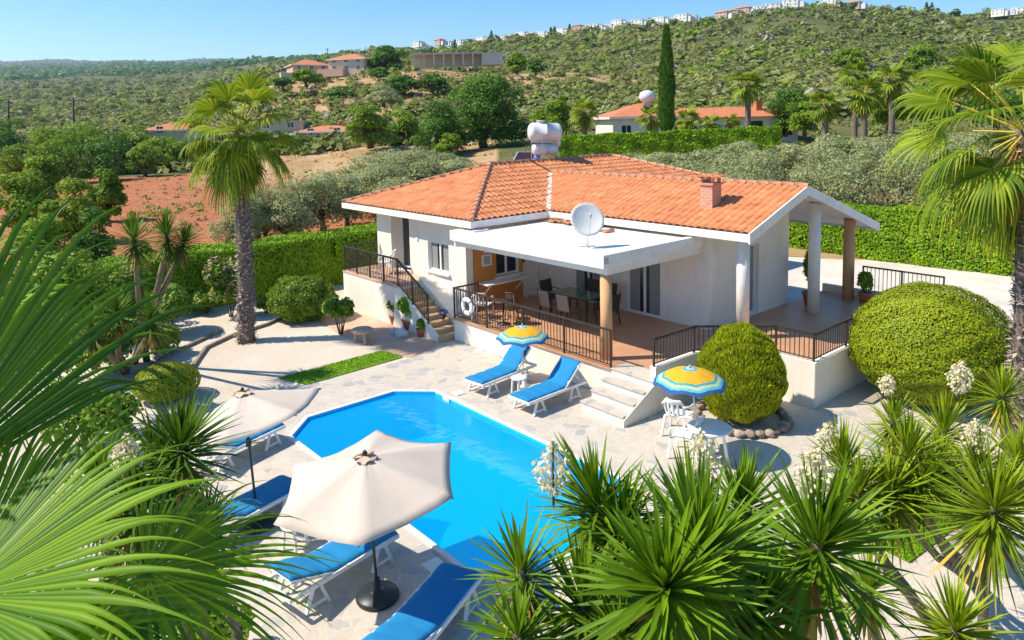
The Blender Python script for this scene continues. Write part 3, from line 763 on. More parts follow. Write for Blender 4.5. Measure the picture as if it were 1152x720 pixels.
def capline(a, b, r=0.095, name='ridge_cap'):
    a = Vector(a); b = Vector(b); L = (b - a).length; n_ = max(1, int(L / 0.38)); mb = MB(); d = (b - a) / n_
    x = d.cross(Vector((0, 0, 1))).normalized(); y = x.cross(d).normalized()
    for i in range(n_):
        p0 = a + d * i; p1 = a + d * (i + 1.08); vs = []
        for (pp, r_) in ((p0, r * 1.12), (p1, r * 0.92)):
            for k in range(9):
                t = PI * k / 8; vs.append(pp + x * math.cos(t) * r_ + y * (math.sin(t) * r_ + (0.012 if pp is p0 else 0)))
        mb.add(vs, [(k, k + 1, 10 + k, 9 + k) for k in range(8)] + [tuple(range(9))], True)
    return mb.build(name, cap_m, roof)
zc = 0.03
capline((U0, V0, EZ + zc), (*apx, EZ + RS * HR + zc)); capline((U1, V0, EZ + zc), (*apx, EZ + RS * HR + zc))
capline((*apx, EZ + RS * HR + zc), (*bpx, EZ + RS * HR + zc)); capline((U1, V1, EZ + zc), (*bpx, EZ + RS * HR + zc)); capline((U0, V1, EZ + zc), (*bpx, EZ + RS * HR + zc))
capline((-9.0, 6.75, EZ + RS * 3 + zc), (1.42, 6.75, EZ + RS * 3 + zc))
vm = MB()
for (a, b_) in (((U1 + .02, 3.73), (-9.05, 6.75)), ((U1, 9.77), (-9.05, 6.75))):
    A_ = Vector((*a, EZ + 0.045)); B_ = Vector((*b_, EZ + RS * 3 + 0.045)); nseg = 13
    for i in range(nseg):
        q0 = A_.lerp(B_, i / nseg); q1 = A_.lerp(B_, (i + 0.9) / nseg); vm.bar(q0 + Vector((0, 0, .012 * (i % 2))), q1 + Vector((0, 0, .012 * (i % 2))), 0.17, 0.03)
vm.build('valley_flashing', trim_white, roof)
# fascias and barge boards
fm = MB(); h1, h0 = EZ + 0.0, EZ - 0.20
def fas(a, b, out, zz=EZ, hh=0.21, t=0.03):
    a = Vector(a); b = Vector(b); o_ = Vector(out) * (t / 2 + 0.003)
    fm.bar((a.x + o_.x, a.y + o_.y, zz - hh / 2 + 0.02), (b.x + o_.x, b.y + o_.y, zz - hh / 2 + 0.02), t, hh)
fas((U0 - .03, V0), (U1 + .03, V0), (0, -1)); fas((U1, V0), (U1, 3.72), (1, 0)); fas((U1 + .036, 3.75), (1.4, 3.75), (0, -1)); fas((U0, V0), (U0, V1), (-1, 0)); fas((U1, 9.8), (U1, V1), (1, 0)); fas((U0, V1), (U1, V1), (0, 1))
fas((U1, 11.5), (1.4, 11.5), (0, 1), zK(0, 11.5))
for (v0, v1, zf) in ((3.72, 6.75, zF), (11.53, 6.75, zK)):
    z0_, z1_ = zf(0, v0), zf(0, v1); vs = []
    for uu in (1.404, 1.45):
        vs += [(uu, v0, z0_ - 0.22), (uu, v1, z1_ - 0.22), (uu, v1, z1_ + 0.055), (uu, v0, z0_ + 0.055)]
    fm.add(vs, [(0, 1, 2, 3), (7, 6, 5, 4), (0, 4, 5, 1), (3, 2, 6, 7), (0, 3, 7, 4), (1, 5, 6, 2)])
fm.build('fascia', trim_white, roof)

# chimney
bmt = bpy.data.materials.new('chimney_brick'); bmt.use_nodes = True
nt = bmt.node_tree; p = nt.nodes['Principled BSDF']; tc = nt.nodes.new('ShaderNodeTexCoord'); geo = nt.nodes.new('ShaderNodeNewGeometry')
sx = nt.nodes.new('ShaderNodeSeparateXYZ'); nt.links.new(tc.outputs['Object'], sx.inputs[0]); ad = nt.nodes.new('ShaderNodeMath'); nt.links.new(sx.outputs[0], ad.inputs[0]); nt.links.new(sx.outputs[1], ad.inputs[1])
cb = nt.nodes.new('ShaderNodeCombineXYZ'); nt.links.new(ad.outputs[0], cb.inputs[0]); nt.links.new(sx.outputs[2], cb.inputs[1])
br = nt.nodes.new('ShaderNodeTexBrick'); br.inputs['Scale'].default_value = 1; br.inputs['Brick Width'].default_value = 0.22; br.inputs['Row Height'].default_value = 0.085; br.inputs['Mortar Size'].default_value = 0.008
br.inputs['Color1'].default_value = (0.52, 0.22, 0.13, 1); br.inputs['Color2'].default_value = (0.62, 0.32, 0.21, 1); br.inputs['Mortar'].default_value = (0.5, 0.42, 0.36, 1)
nt.links.new(cb.outputs[0], br.inputs['Vector']); nt.links.new(br.outputs[0], p.inputs['Base Color']); p.inputs['Roughness'].default_value = 0.9
ch = MB(); ch.box(-0.83, -0.43, 4.85, 5.3, 3.95, 4.74); cho = ch.build('chimney', bmt, roof)
ch = MB(); ch.box(-0.88, -0.38, 4.8, 5.35, 4.742, 4.80)
for (a, b_) in ((-0.83, 4.87), (-0.5, 4.87), (-0.83, 5.2), (-0.5, 5.2)): ch.box(a, a + 0.07, b_, b_ + 0.08, 4.802, 4.93)
ch.build('chimney_cap', cap_m, cho)
ch = MB(); ch.lathe([(0.07, 4.80), (0.07, 4.9), (0.13, 4.92), (0.02, 4.98)], 10, (-0.75, 4.98, 0)); ch.build('cowl', steel, cho)
tile_face([(-0.93, 4.75), (-0.33, 4.75), (-0.33, 5.4), (-0.93, 5.4)], (1, 0), (0, 1), lambda u, v: 4.93 + 0.1 * (v - 5), cho, 'cap_tiles')

# canopy over the terrace
cp = MB(); CZ = 3.40; CU0, CU1, CV0, CV1 = -5.96, -0.30, 0.12, 4.29
cp.box(CU0, CU1, CV0, CV1, CZ - 0.22, CZ - 0.05)
cp.box(CU0, CU1, CV0 - 0.003, CV0 + 0.18, CZ - 0.33, CZ); cp.box(CU1 - 0.18, CU1 + 0.003, CV0 + 0.18, CV1, CZ - 0.33, CZ)
cp.box(CU0 - 0.003, CU0 + 0.15, CV0 + 0.18, 0.99, CZ - 0.33, CZ)
cp.box(CU0 - 0.72, CU0 - 0.004, CV0 + 0.02, 0.99, CZ - 0.33, CZ - 0.03)
cpo = cp.build('canopy', trim_white, villa)
bm_ = MB(); bm_.box(-6.68, CU1 - 0.05, 0.30, 0.58, 2.88, CZ - 0.332); bm_.box(CU1 - 0.34, CU1 - 0.06, 0.583, 4.29, 2.88, CZ - 0.334); bm_.build('beam', white_wall, cpo)
cl = MB(); cl.lathe([(0.148, FZ), (0.148, 2.878)], 24, (-0.52, 0.44, 0)); cl.build('column', peach, villa)
pw = MB(); pw.box(-6.95, -6.66, 0.72, 0.996, 0, 2.88); pw.build('end_pier', white_wall, villa)
for (u, v, m_) in ((0.88, 4.35, trim_white), (0.95, 8.15, trim_white), (1.0, 10.35, peach)):
    top = (zF(u, v) if v < 6.75 else zK(u, v)) - 0.13
    cl = MB(); cl.lathe([(0.172, FZ), (0.172, top)], 28, (u, v, 0)); cl.build('column', m_, villa)
tl = MB()   # loose tiles are part of the roof edge flashing
# floors and plinths
PP = [(1.35, 0.0), (1.40, 1.5), (2.72, 2.80), (3.68, 2.80), (3.68, 11.0)]
fl = MB(); fl.prism([(-6.4, 0.0)] + PP + [(-0.12, 11.0), (-0.12, 8.6), (-0.12, 4.3), (-6.66, 4.3), (-6.66, 1.0), (-6.4, 1.0)], 0.0, FZ - 0.012); fl.build('plinth', white_wall, villa)
fl = MB(); fl.add([(q[0], q[1], FZ) for q in [(-6.44, -0.04), (1.35, -0.04), (1.40, 1.5), (2.72, 2.80), (3.68, 2.80), (3.68, 11.0), (-0.12, 11.0), (-0.12, 4.3), (-6.66, 4.3), (-6.66, 1.0), (-6.44, 1.0)]], [tuple(range(11))])
fl.box(-6.44, 0.02, -0.04, -0.001, FZ - 0.05, FZ - 0.001)
flo = fl.build('terrace_floor', tile_m, villa)
pa = MB()
def parapet(pts, z0, z1, t=0.17):
    for i in range(len(pts) - 1):
        a = Vector((*pts[i], 0)); b_ = Vector((*pts[i + 1], 0)); d = (b_ - a).normalized(); nrm_ = Vector((d.y, -d.x, 0))
        a2 = a + nrm_ * 0.006; b2 = b_ + nrm_ * 0.006
        q = [a2, b2, b2 - nrm_ * t, a2 - nrm_ * t]
        q[1] = q[1] - d * 0.003
        pa.prism([(k.x, k.y) for k in q], z0, z1)
parapet([PP[0], PP[1]], -0.02, 1.06); parapet([PP[1], PP[2]], -0.02, 1.058); parapet([PP[2], PP[3]], -0.02, 1.056); parapet([PP[3], (3.68, 11.0)], -0.02, 1.054)
pa.box(-0.12, 3.50, 10.9, 11.02, 0, 0.95)
pa.build('parapet', white_wall, villa)
# steps and cheek wall
st = MB(); sw = 1.28
for i, (v0, z1) in enumerate(((-1.08, 0.175), (-0.73, 0.35), (-0.38, 0.525))): st.box(0.05, 0.05 + sw, v0 if i == 0 else v0, -0.002 if i == 2 else v0 + 0.35, -0.01, z1)
st.box(0.05, 0.05 + sw, -0.03, -0.0015, 0.5, 0.705)
sto = st.build('garden_steps', white_wall, villa)
tr = MB()
for (v0, z1) in ((-1.08, 0.175), (-0.73, 0.35), (-0.38, 0.525)): tr.box(0.03, 0.05 + sw, v0 - 0.03, v0 + 0.348, z1 + 0.001, z1 + 0.035)
tr.box(0.03, 0.05 + sw, -0.055, 0.55, FZ + 0.001, FZ + 0.022)
tr.build('stone_tread', paving_m, sto)
ck = MB(); pr = [(0.0, -0.02), (0.0, 0.68), (-0.04, 0.68), (-1.13, 0.13), (-1.13, -0.02)]
ck.add([(1.335, q[0] - 0.002, q[1]) for q in pr] + [(1.375, q[0] - 0.002, q[1]) for q in pr], [(0, 1, 2, 3, 4), (9, 8, 7, 6, 5)] + [(i, i + 5, (i + 1) % 5 + 5, (i + 1) % 5) for i in range(5)])
ck.build('cheek_wall', white_wall, villa)
# side landing and its stair
LZ = 1.36
ld = MB(); ld.box(-12.58, -8.87, -0.5, 0.995, -0.02, LZ - .05)
ldo = ld.build('side_landing', white_wall, villa)
ld = MB(); ld.box(-12.60, -8.87, -0.52, 0.993, LZ - .048, LZ); ld.build('landing_tiles', pink_m, ldo)
ss = MB(); nst = 8
sand_m = mat('sandy_step_tiles', (0.60, 0.40, 0.22), 0.7, (0.52, 0.33, 0.18), 5, 0.2, 30)
for i in range(nst):
    u0_ = -8.865 + i * 0.30; ss.box(u0_, u0_ + 0.298, -0.42, 0.378, -0.02, LZ - (i + 1) * 0.151)
ss.build('side_stair', sand_m, ldo)
st2 = MB()
for (va, vb, up_) in ((-0.5, -0.423, 0.0), (0.381, 0.994, 0.16)):
    pr = [(-8.868, -0.02), (-8.868, LZ + up_), (-6.62, 0.17 + up_), (-6.62, -0.02)]
    st2.add([(q[0], va, q[1]) for q in pr] + [(q[0], vb, q[1]) for q in pr], [(0, 1, 2, 3), (7, 6, 5, 4)] + [(i, i + 4, (i + 1) % 4 + 4, (i + 1) % 4) for i in range(4)])
st2.build('stair_string', white_wall, ldo)
# railings
def railing(pts, h, parent, gap=0.115, bottom=0.08, posts_at=None, post_gap=1.45, name='railing', thick=0.055):
    e_ = bpy.data.objects.new(name, None); C.objects.link(e_); e_.parent = parent; KIDS.setdefault(parent.name, []).append(e_)
    up = Vector((0, 0, 1)); P = [Vector(q) for q in pts]
    tr_ = MB()
    for i in range(len(P) - 1):
        d = (P[i + 1] - P[i]).normalized() * 0.02
        tr_.bar(P[i] + up * h - d, P[i + 1] + up * h + d, thick, 0.045)
    tr_.build('handrail', iron, e_)
    bl = MB()
    for i in range(len(P) - 1):
        a, b_ = P[i], P[i + 1]; L = (b_ - a).length
        bl.bar(a + up * bottom, b_ + up * bottom, 0.025, 0.02)
        n_ = max(1, int(round(L / gap)))
        for k in range(1, n_):
            q = a.lerp(b_, k / n_); bl.bar(q + up * bottom, q + up * (h - 0.02), 0.016, 0.016)
    bl.build('balusters', iron, e_)
    for i in range(len(P) - 1):
        L = (P[i + 1] - P[i]).length; n_ = max(1, int(round(L / post_gap)))
        for k in range(n_ + (1 if i == len(P) - 2 else 0)):
            q = P[i].lerp(P[i + 1], k / n_); pm = MB(); pm.bar(q, q + up * (h - 0.022), 0.042, 0.042); pm.build('post', iron, e_)
    return e_
railing([(-6.38, 0.95, FZ), (-6.38, 0.02, FZ), (-0.01, 0.02, FZ)], 0.93, villa)
railing([(1.28, 0.03, 1.06), (1.33, 1.5, 1.06), (2.68, 2.87, 1.06), (3.61, 2.87, 1.06), (3.61, 9.3, 1.06)], 0.64, villa, 0.115, 0.06)
railing([(1.25, 10.85, 0.9), (3.62, 10.85, 0.9)], 0.84, villa, 0.125, 0.08)
railing([(-12.52, 0.9, LZ), (-12.52, -0.45, LZ), (-8.86, -0.45, LZ), (-7.15, -0.45, LZ - .92)], 0.9, villa, 0.105, 0.08, None, 1.0)
# wall bits
bt = MB(); bt.box(-9.9, -9.78, 0.965, 0.998, 2.6, 2.76); bt.build('wall_lamp', frame_white, villa)
bt = MB(); bt.box(-6.658, -6.64, 1.35, 1.75, 2.05, 2.42); fo = bt.build('picture_frame', frame_white, villa)
bt = MB(); bt.box(-6.639, -6.634, 1.41, 1.69, 2.10, 2.37); bt.build('print', mat('print_paper', (0.5, 0.45, 0.36), 0.8, (0.2, 0.35, 0.4), 14), fo)
bt = MB(); bt.box(-6.658, -6.62, 1.45, 1.65, 2.48, 2.6); bt.build('wall_light', frame_white, villa)
# worktop fixed to the ochre wall
bt = MB(); bt.box(-6.655, -6.1, 1.15, 2.85, 1.52, 1.56); bt.bar((-6.6, 1.3, 1.1), (-6.15, 1.3, 1.52), 0.03, 0.03); bt.bar((-6.6, 2.7, 1.1), (-6.15, 2.7, 1.52), 0.03, 0.03); bt.build('wall_shelf', plastic_white, villa)
# inside floor and back wall so that the glass has something behind it
bt = MB(); bt.box(-6.6, -0.45, 4.6, 8.3, 0.5, 0.69); bt.build('inner_floor', mat('inner_floor', (0.2, 0.16, 0.12), 0.6, (0.16, 0.12, 0.1), 3), villa)

# ------------------------------------------------------------------ furniture
def lounger(label, loc, rz, back=40, group='blue cushioned sun loungers round the pool', dark=False):
    """local x: foot at 0, head at +x"""
    t = thing('sun_lounger', label, 'sun lounger', loc, rz, group)
    a = math.radians(back); hx = 1.22; hz_ = 0.36; L2 = 0.72; wd = 0.33
    bx_, bz_ = hx + L2 * math.cos(a), hz_ + L2 * math.sin(a)
    f = MB()
    for s in (-1, 1):
        f.bar((0, s * wd, 0.33), (1.95, s * wd, 0.33), 0.045, 0.06)
    f.bar((0.02, -wd, 0.33), (0.02, wd, 0.33), 0.045, 0.06); f.bar((1.93, -wd, 0.33), (1.93, wd, 0.33), 0.045, 0.06)
    for k in range(9): f.bar((0.14 + k * 0.13, -wd, 0.335), (0.14 + k * 0.13, wd, 0.335), 0.05, 0.015)
    f.build('frame', plastic_white, t)
    b = MB()
    for s in (-1, 1): b.bar((hx, s * (wd - .02), hz_ - .01), (bx_, s * (wd - .02), bz_ - .01), 0.04, 0.045)
    for k in range(5):
        q = 0.1 + k * 0.14; b.bar((hx + q * math.cos(a), -wd, hz_ - .02 + q * math.sin(a)), (hx + q * math.cos(a), wd, hz_ - .02 + q * math.sin(a)), 0.05, 0.015)
    b.bar((hx + 0.45 * math.cos(a), -.2, hz_ + 0.45 * math.sin(a)), (hx + 0.62, -.2, 0.34), 0.03, 0.03); b.bar((hx + 0.45 * math.cos(a), .2, hz_ + 0.45 * math.sin(a)), (hx + 0.62, .2, 0.34), 0.03, 0.03)
    b.build('back_frame', plastic_white, t)
    for s in (-1, 1):
        for x0 in (0.28, 1.45):
            l = MB(); l.bar((x0, s * wd, 0.31), (x0 - 0.13, s * (wd + .01), 0.0), 0.05, 0.035); l.bar((x0 + 0.12, s * wd, 0.31), (x0 + 0.25, s * (wd + .01), 0.0), 0.05, 0.035); l.bar((x0 - 0.1, s * (wd + .008), 0.07), (x0 + 0.22, s * (wd + .008), 0.07), 0.03, 0.03)
            l.build('leg', plastic_white, t)
    # cushion: one soft slab bent at the hinge
    n1 = 30; prof = []
    for k in range(n1 + 1):
        q = k / n1 * (hx + L2 - 0.0)
        if q < hx: prof.append((q, hz_ + 0.03 - 0.012 * math.sin(PI * q / hx), 0))
        else: prof.append((hx + (q - hx) * math.cos(a), hz_ + 0.03 + (q - hx) * math.sin(a), a))
    vs = []; m_ = 10
    for (x, z, an) in prof:
        for j in range(m_ + 1):
            y = -0.315 + 0.63 * j / m_; e = 0.026 * (1 - (abs(2 * j / m_ - 1)) ** 6) - (0.016 if int(i_ := round(x * 15)) % 5 == 0 else 0)
            vs.append((x - math.sin(an) * e, y, z + math.cos(an) * e + random.uniform(-.002, .002)))
    fs = [(i * (m_ + 1) + j, (i + 1) * (m_ + 1) + j, (i + 1) * (m_ + 1) + j + 1, i * (m_ + 1) + j + 1) for i in range(n1) for j in range(m_)]
    c = MB(); nv = len(vs)
    low = [(x, y, z - 0.03) for (x, y, z) in vs]
    c.add(vs, [f_[::-1] for f_ in fs], True); c.add(low, fs, True)
    # rim
    rim = [i * (m_ + 1) for i in range(n1 + 1)] + [n1 * (m_ + 1) + j for j in range(1, m_ + 1)] + [i * (m_ + 1) + m_ for i in range(n1 - 1, -1, -1)] + [j for j in range(m_ - 1, 0, -1)]
    c.f += [(rim[i], rim[(i + 1) % len(rim)], rim[(i + 1) % len(rim)] + nv, rim[i] + nv) for i in range(len(rim))]; c.sm += [False] * len(rim)
    c.build('cushion', blue_cloth, t)
    return t
def face_dir(a, b): return math.atan2(b[1] - a[1], b[0] - a[0])
def lay(label, fu, fv, hu, hv, back):
    a, b = W(fu, fv), W(hu, hv); return lounger(label, (a.x, a.y, 0), face_dir(a, b), back)
lay('blue sun lounger by the terrace wall, the one farther from the steps', -2.36, -2.38, -2.52, -0.7, 42)
lay('blue sun lounger by the terrace wall, next to the garden steps', -0.76, -2.30, -0.80, -0.6, 42)
lay('blue sun lounger with its foot just behind the pole of the front cream parasol', 1.72, -7.30, 2.02, -9.0, 18)
lay('blue sun lounger at the pool end, nearest of all, beside the black parasol base', 3.42, -7.05, 4.2, -8.75, 12)
lay('blue sun lounger half hidden under the left edge of the front cream parasol', -0.72, -7.75, -0.30, -9.3, 22)
lay('sun lounger under the rear cream parasol, only its white legs showing', -3.45, -6.95, -2.9, -8.6, 25)

def stool(label, loc, rz=0):
    t = thing('side_table', label, 'side table', loc, rz, 'small white plastic side tables')
    m_ = MB(); m_.lathe([(0.19, 0.37), (0.215, 0.375), (0.215, 0.395), (0.2, 0.405), (0.02, 0.405)], 8); m_.build('table_top', plastic_white, t)
    for k in range(4):
        a = PI / 4 + k * PI / 2; l = MB(); l.bar((0.15 * math.cos(a), 0.15 * math.sin(a), 0.37), (0.185 * math.cos(a), 0.185 * math.sin(a), 0), 0.045, 0.03); l.build('leg', plastic_white, t)
    return t
p0 = W(-1.72, -1.45); stool('small white plastic table between the two loungers at the terrace wall', (p0.x, p0.y, 0), ANG)
p0 = W(0.72, -8.35); stool('small white plastic table under the front cream parasol', (p0.x, p0.y, 0), ANG + .4)

def parasol(label, base, top, R, n=6, droop=0.42, rz=0.3, tilt=-.17):
    t = thing('parasol', label, 'parasol', base, 0, 'large cream parasols by the pool')
    b = MB(); prof = [(0.02, 0.0), (0.30, 0.0), (0.31, 0.03), (0.29, 0.07), (0.12, 0.10), (0.05, 0.12), (0.04, 0.3)]
    b.lathe(prof, 24); b.v = [(x * (1.0 if abs(x) < .2 else 1.0), y, z) for x, y, z in b.v]; bo = b.build('base', black_plastic, t)
    T = Vector(top) - Vector(base)
    pl = MB(); pl.tube([(0, 0, 0.1), T + Vector((0, 0, 0.02))], 0.021, 10); po = pl.build('pole', green_iron, t)
    h = MB(); q = T * 0.62; h.box(q.x - .04, q.x + .04, q.y - .03, q.y + .03, q.z - .08, q.z + .06); h.tube([q, q + Vector((.12, 0.02, .02))], 0.01, 6); h.build('crank', black_plastic, po)
    ax = (T.normalized() + Vector((-0.02, tilt, 0))).normalized(); X = ax.cross(Vector((0, 1, 0.1))).normalized(); Y = ax.cross(X).normalized()
    rings = 9; S = 8; vs = [T + ax * 0.0]; fs = []
    for i in range(1, rings + 1):
        s = i / rings
        for k in range(n * S):
            a = rz + 2 * PI * k / (n * S); m_ = (k % S) / S
            rad = R * s * (math.cos(PI / n) / math.cos((m_ - 0.5) * 2 * PI / n)) / 1.0
            rad *= 1 - 0.035 * s * math.sin(PI * m_)
            z = -droop * s ** 1.15 - 0.075 * s * math.sin(PI * m_) + 0.006 * math.sin(k * 2.3 + i)
            vs.append(T + X * math.cos(a) * rad + Y * math.sin(a) * rad + ax * z)
    N_ = n * S
    fs += [(0, 1 + k, 1 + (k + 1) % N_) for k in range(N_)]
    fs += [(1 + (i - 1) * N_ + k, 1 + i * N_ + k, 1 + i * N_ + (k + 1) % N_, 1 + (i - 1) * N_ + (k + 1) % N_) for i in range(1, rings) for k in range(N_)]
    c = MB(); c.add(vs, fs, True); co = c.build('canopy', cream_cloth, t)
    md = co.modifiers.new('cloth', 'SOLIDIFY'); md.thickness = 0.006
    v_ = MB(); vv = [T + ax * 0.05]; 
    for k in range(n * 4):
        a = rz + 2 * PI * k / (n * 4); rad = R * 0.10 * (1 + 0.12 * math.sin(k * 2.1)); vv.append(T + X * math.cos(a) * rad * 1.1 + Y * math.sin(a) * rad + ax * (0.0 + 0.02 * math.sin(k * 1.3)))
    v_.add(vv, [(0, 1 + k, 1 + (k + 1) % (n * 4)) for k in range(n * 4)], True); v_.tube([T + X * .02 + ax * .06, T + X * .1 + Y * .03 + ax * .075, T + X * .17 + Y * .01 + ax * .02], 0.018, 6); v_.tube([T - X * .03 + ax * .06, T - X * .12 - Y * .03 + ax * .05], 0.02, 6)
    v_.build('vent_flap', mat('tan_strap', (0.55, 0.38, 0.26), 0.8, (0.6, 0.46, 0.36), 20), t)
    k_ = MB(); k_.lathe([(0.03, 0), (0.035, 0.03), (0.01, 0.06)], 8, tuple(T + ax * 0.06)); k_.build('finial', black_plastic, t)
    for k in range(n):
        a = rz + 2 * PI * k / n; e = T + X * math.cos(a) * R + Y * math.sin(a) * R - ax * droop; r_ = MB(); r_.bar(T - ax * 0.03, e - ax * 0.02, 0.014, 0.014); r_.build('rib', green_iron, t)
    return t
pB = at(425, 672, 0); tB = atd(411, 515, 9.72)
parasol('large cream parasol over the pool edge, its black pole and base in full view', tuple(pB), tuple(tB), 1.37, 6, 0.36, 0.62)
pA = at(290, 590, 0); tA = atd(273.6, 443, 12.3)
parasol('large cream parasol farther left, partly behind the yucca leaves', tuple(pA), tuple(tA), 1.30, 6, 0.38, 0.5, -.30)

# small patterned beach umbrellas
um = bpy.data.materials.new('beach_umbrella_print'); um.use_nodes = True
nt = um.node_tree; p = nt.nodes['Principled BSDF']; p.inputs['Roughness'].default_value = 0.85
ar_ = nt.nodes.new('ShaderNodeAttribute'); ar_.attribute_name = 'rnd'; geo = nt.nodes.new('ShaderNodeNewGeometry')
c1 = nt.nodes.new('ShaderNodeValToRGB'); c1.color_ramp.interpolation = 'CONSTANT'
stops = [(0, (0.16, 0.42, 0.48)), (0.07, (0.55, 0.62, 0.5)), (0.13, (0.10, 0.38, 0.46)), (0.23, (0.80, 0.40, 0.012)), (0.70, (0.05, 0.36, 0.42)), (0.78, (0.50, 0.60, 0.30)), (0.86, (0.12, 0.46, 0.56)), (0.94, (0.02, 0.10, 0.28))]
while len(c1.color_ramp.elements) < len(stops): c1.color_ramp.elements.new(0.5)
for e, (q, col) in zip(c1.color_ramp.elements, stops): e.position = q; e.color = (*col, 1)
ad = nt.nodes.new('ShaderNodeMath'); ad.operation = 'MULTIPLY_ADD'; ad.inputs[1].default_value = 0.05; nt.links.new(nz(14, 2, 0.5), ad.inputs[0]); nt.links.new(ar_.outputs['Fac'], ad.inputs[2])
nt.links.new(ad.outputs[0], c1.inputs[0])
mo = ramp(nz(22, 3, 0.6), [(0.4, (0.75, 0.75, 0.75)), (0.6, (1, 1, 1))]); ml = nt.nodes.new('ShaderNodeMix'); ml.data_type = 'RGBA'; ml.blend_type = 'MULTIPLY'; ml.inputs['Factor'].default_value = 0.8
nt.links.new(c1.outputs[0], ml.inputs[6]); nt.links.new(mo, ml.inputs[7]); nt.links.new(ml.outputs[2], p.inputs['Base Color'])
def beach(label, base, zt, R, lean=(0, 0)):
    t = thing('beach_umbrella', label, 'umbrella', base, 0, 'small yellow and blue patterned umbrellas')
    T = Vector((lean[0], lean[1], zt)); pl = MB(); pl.tube([(0, 0, 0), T], 0.014, 8); pl.build('pole', frame_white, t)
    bs = MB(); bs.lathe([(0.02, 0), (0.17, 0), (0.17, 0.05), (0.04, 0.07), (0.03, 0.16)], 16); bs.build('base', plastic_white, t)
    n, S, rings = 8, 5, 16; V = [T]; Rn = [0.0]
    for i in range(1, rings + 1):
        s = i / rings
        for k in range(n * S):
            a = 2 * PI * k / (n * S); m_ = (k % S) / S; sc_ = 1 - 0.05 * math.sin(PI * m_) * s
            V.append(T + Vector((math.cos(a) * R * s * sc_, math.sin(a) * R * s * sc_, -0.30 * s ** 1.7 - (0.035 if i == rings else 0) + 0.03 * s * math.sin(PI * m_) * (1 if i < rings else 2)))); Rn.append(s)
    N_ = n * S; F4 = [(1 + (i - 1) * N_ + k, 1 + i * N_ + k, 1 + i * N_ + (k + 1) % N_, 1 + (i - 1) * N_ + (k + 1) % N_) for i in range(1, rings) for k in range(N_)]
    V.append(T); F4 += [(0, 1 + k, 1 + (k + 1) % N_, len(V) - 1) for k in range(N_)]; Rn.append(0.0)
    Fc = np.array([f if len(set(f)) == 4 else f for f in F4])
    npmesh('canopy', np.array([tuple(q) for q in V]), Fc[:(rings - 1) * N_], np.array(Rn), um, t, True)
    tp = MB(); tp.add([T] + [V[1 + k] for k in range(N_)], [(0, 1 + k, 1 + (k + 1) % N_) for k in range(N_)]); tp.lathe([(0.02, 0), (0.02, .05), (0.0, .08)], 8, tuple(T)); tp.build('finial_cap', mat('pale_aqua', (0.25, 0.5, 0.52), 0.8, (0.5, 0.6, 0.55), 14), t)
    for k in range(n):
        a = 2 * PI * k / n; r_ = MB(); r_.bar(T - Vector((0, 0, .02)), T + Vector((math.cos(a) * R, math.sin(a) * R, -0.33)), 0.008, 0.008); r_.build('rib', frame_white, t)
    return t
pb = at(589, 436, 0); beach('yellow and blue beach umbrella over the loungers at the terrace wall', tuple(pb), atd(590, 367, pb.y).z, 0.68)
pb = at(789, 515, 0); beach('yellow and blue beach umbrella standing over the white chairs', tuple(pb), atd(776, 414, pb.y).z, 0.72, (atd(776, 414, pb.y).x - pb.x, 0))

def plastic_chair(label, loc, rz, group='white plastic armchairs'):
    """faces +y in its own frame"""
    t = thing('plastic_chair', label, 'chair', loc, rz, group)
    s = MB(); s.prism([(-0.21, -0.20), (0.21, -0.20), (0.25, 0.24), (-0.25, 0.24)], 0.41, 0.435); s.build('seat', plastic_white, t)
    b = MB(); rows_ = 8; cols_ = 9; vs = []
    for i in range(rows_ + 1):
        z = 0.43 + 0.42 * i / rows_; w_ = 0.21 + 0.045 * math.sin(PI * i / rows_ * 0.6) - (0.10 * (i / rows_) ** 5)
        for j in range(cols_ + 1):
            x = -w_ + 2 * w_ * j / cols_; y = -0.20 - 0.13 * i / rows_ - 0.04 + 0.09 * (2 * j / cols_ - 1) ** 2; vs.append((x, y, z))
    fs = [(i * (cols_ + 1) + j, i * (cols_ + 1) + j + 1, (i + 1) * (cols_ + 1) + j + 1, (i + 1) * (cols_ + 1) + j) for i in range(rows_) for j in range(cols_) if not (1 <= i <= 5 and j in (1, 3, 5, 7))]
    b.add(vs, fs, True); bo = b.build('backrest', plastic_white, t); md = bo.modifiers.new('s', 'SOLIDIFY'); md.thickness = 0.018
    for s_ in (-1, 1):
        a = MB(); a.tube([(s_ * 0.24, -0.27, 0.70), (s_ * 0.29, -0.1, 0.66), (s_ * 0.295, 0.12, 0.655), (s_ * 0.28, 0.24, 0.62), (s_ * 0.262, 0.255, 0.44)], 0.024, 6); a.build('armrest', plastic_white, t)
        l = MB(); l.bar((s_ * 0.245, 0.235, 0.43), (s_ * 0.29, 0.29, 0), 0.055, 0.03); l.build('leg', plastic_white, t)
        l = MB(); l.bar((s_ * 0.205, -0.205, 0.43), (s_ * 0.25, -0.31, 0), 0.055, 0.03); l.build('leg', plastic_white, t)
    return t
p0 = at(763, 487, 0); plastic_chair('white plastic armchair under the yellow umbrella, the one nearer the steps', tuple(p0), math.radians(-35))
p0 = at(772, 512, 0); plastic_chair('white plastic armchair by the small white table behind the yucca flowers', tuple(p0), math.radians(60))
p0 = W(-10.9, 0.35, LZ + .001); plastic_chair('white plastic chair on the side landing at the top of the stair', tuple(p0), ANG + 2.4)
p0 = W(-5.75, 0.62, FZ + .001); plastic_chair('white plastic chair on the terrace behind the life ring', tuple(p0), ANG + 0.6)
t = thing('garden_table', 'round white plastic table beside the yellow umbrella pole', 'table', tuple(at(798, 519, 0)), 0.3)
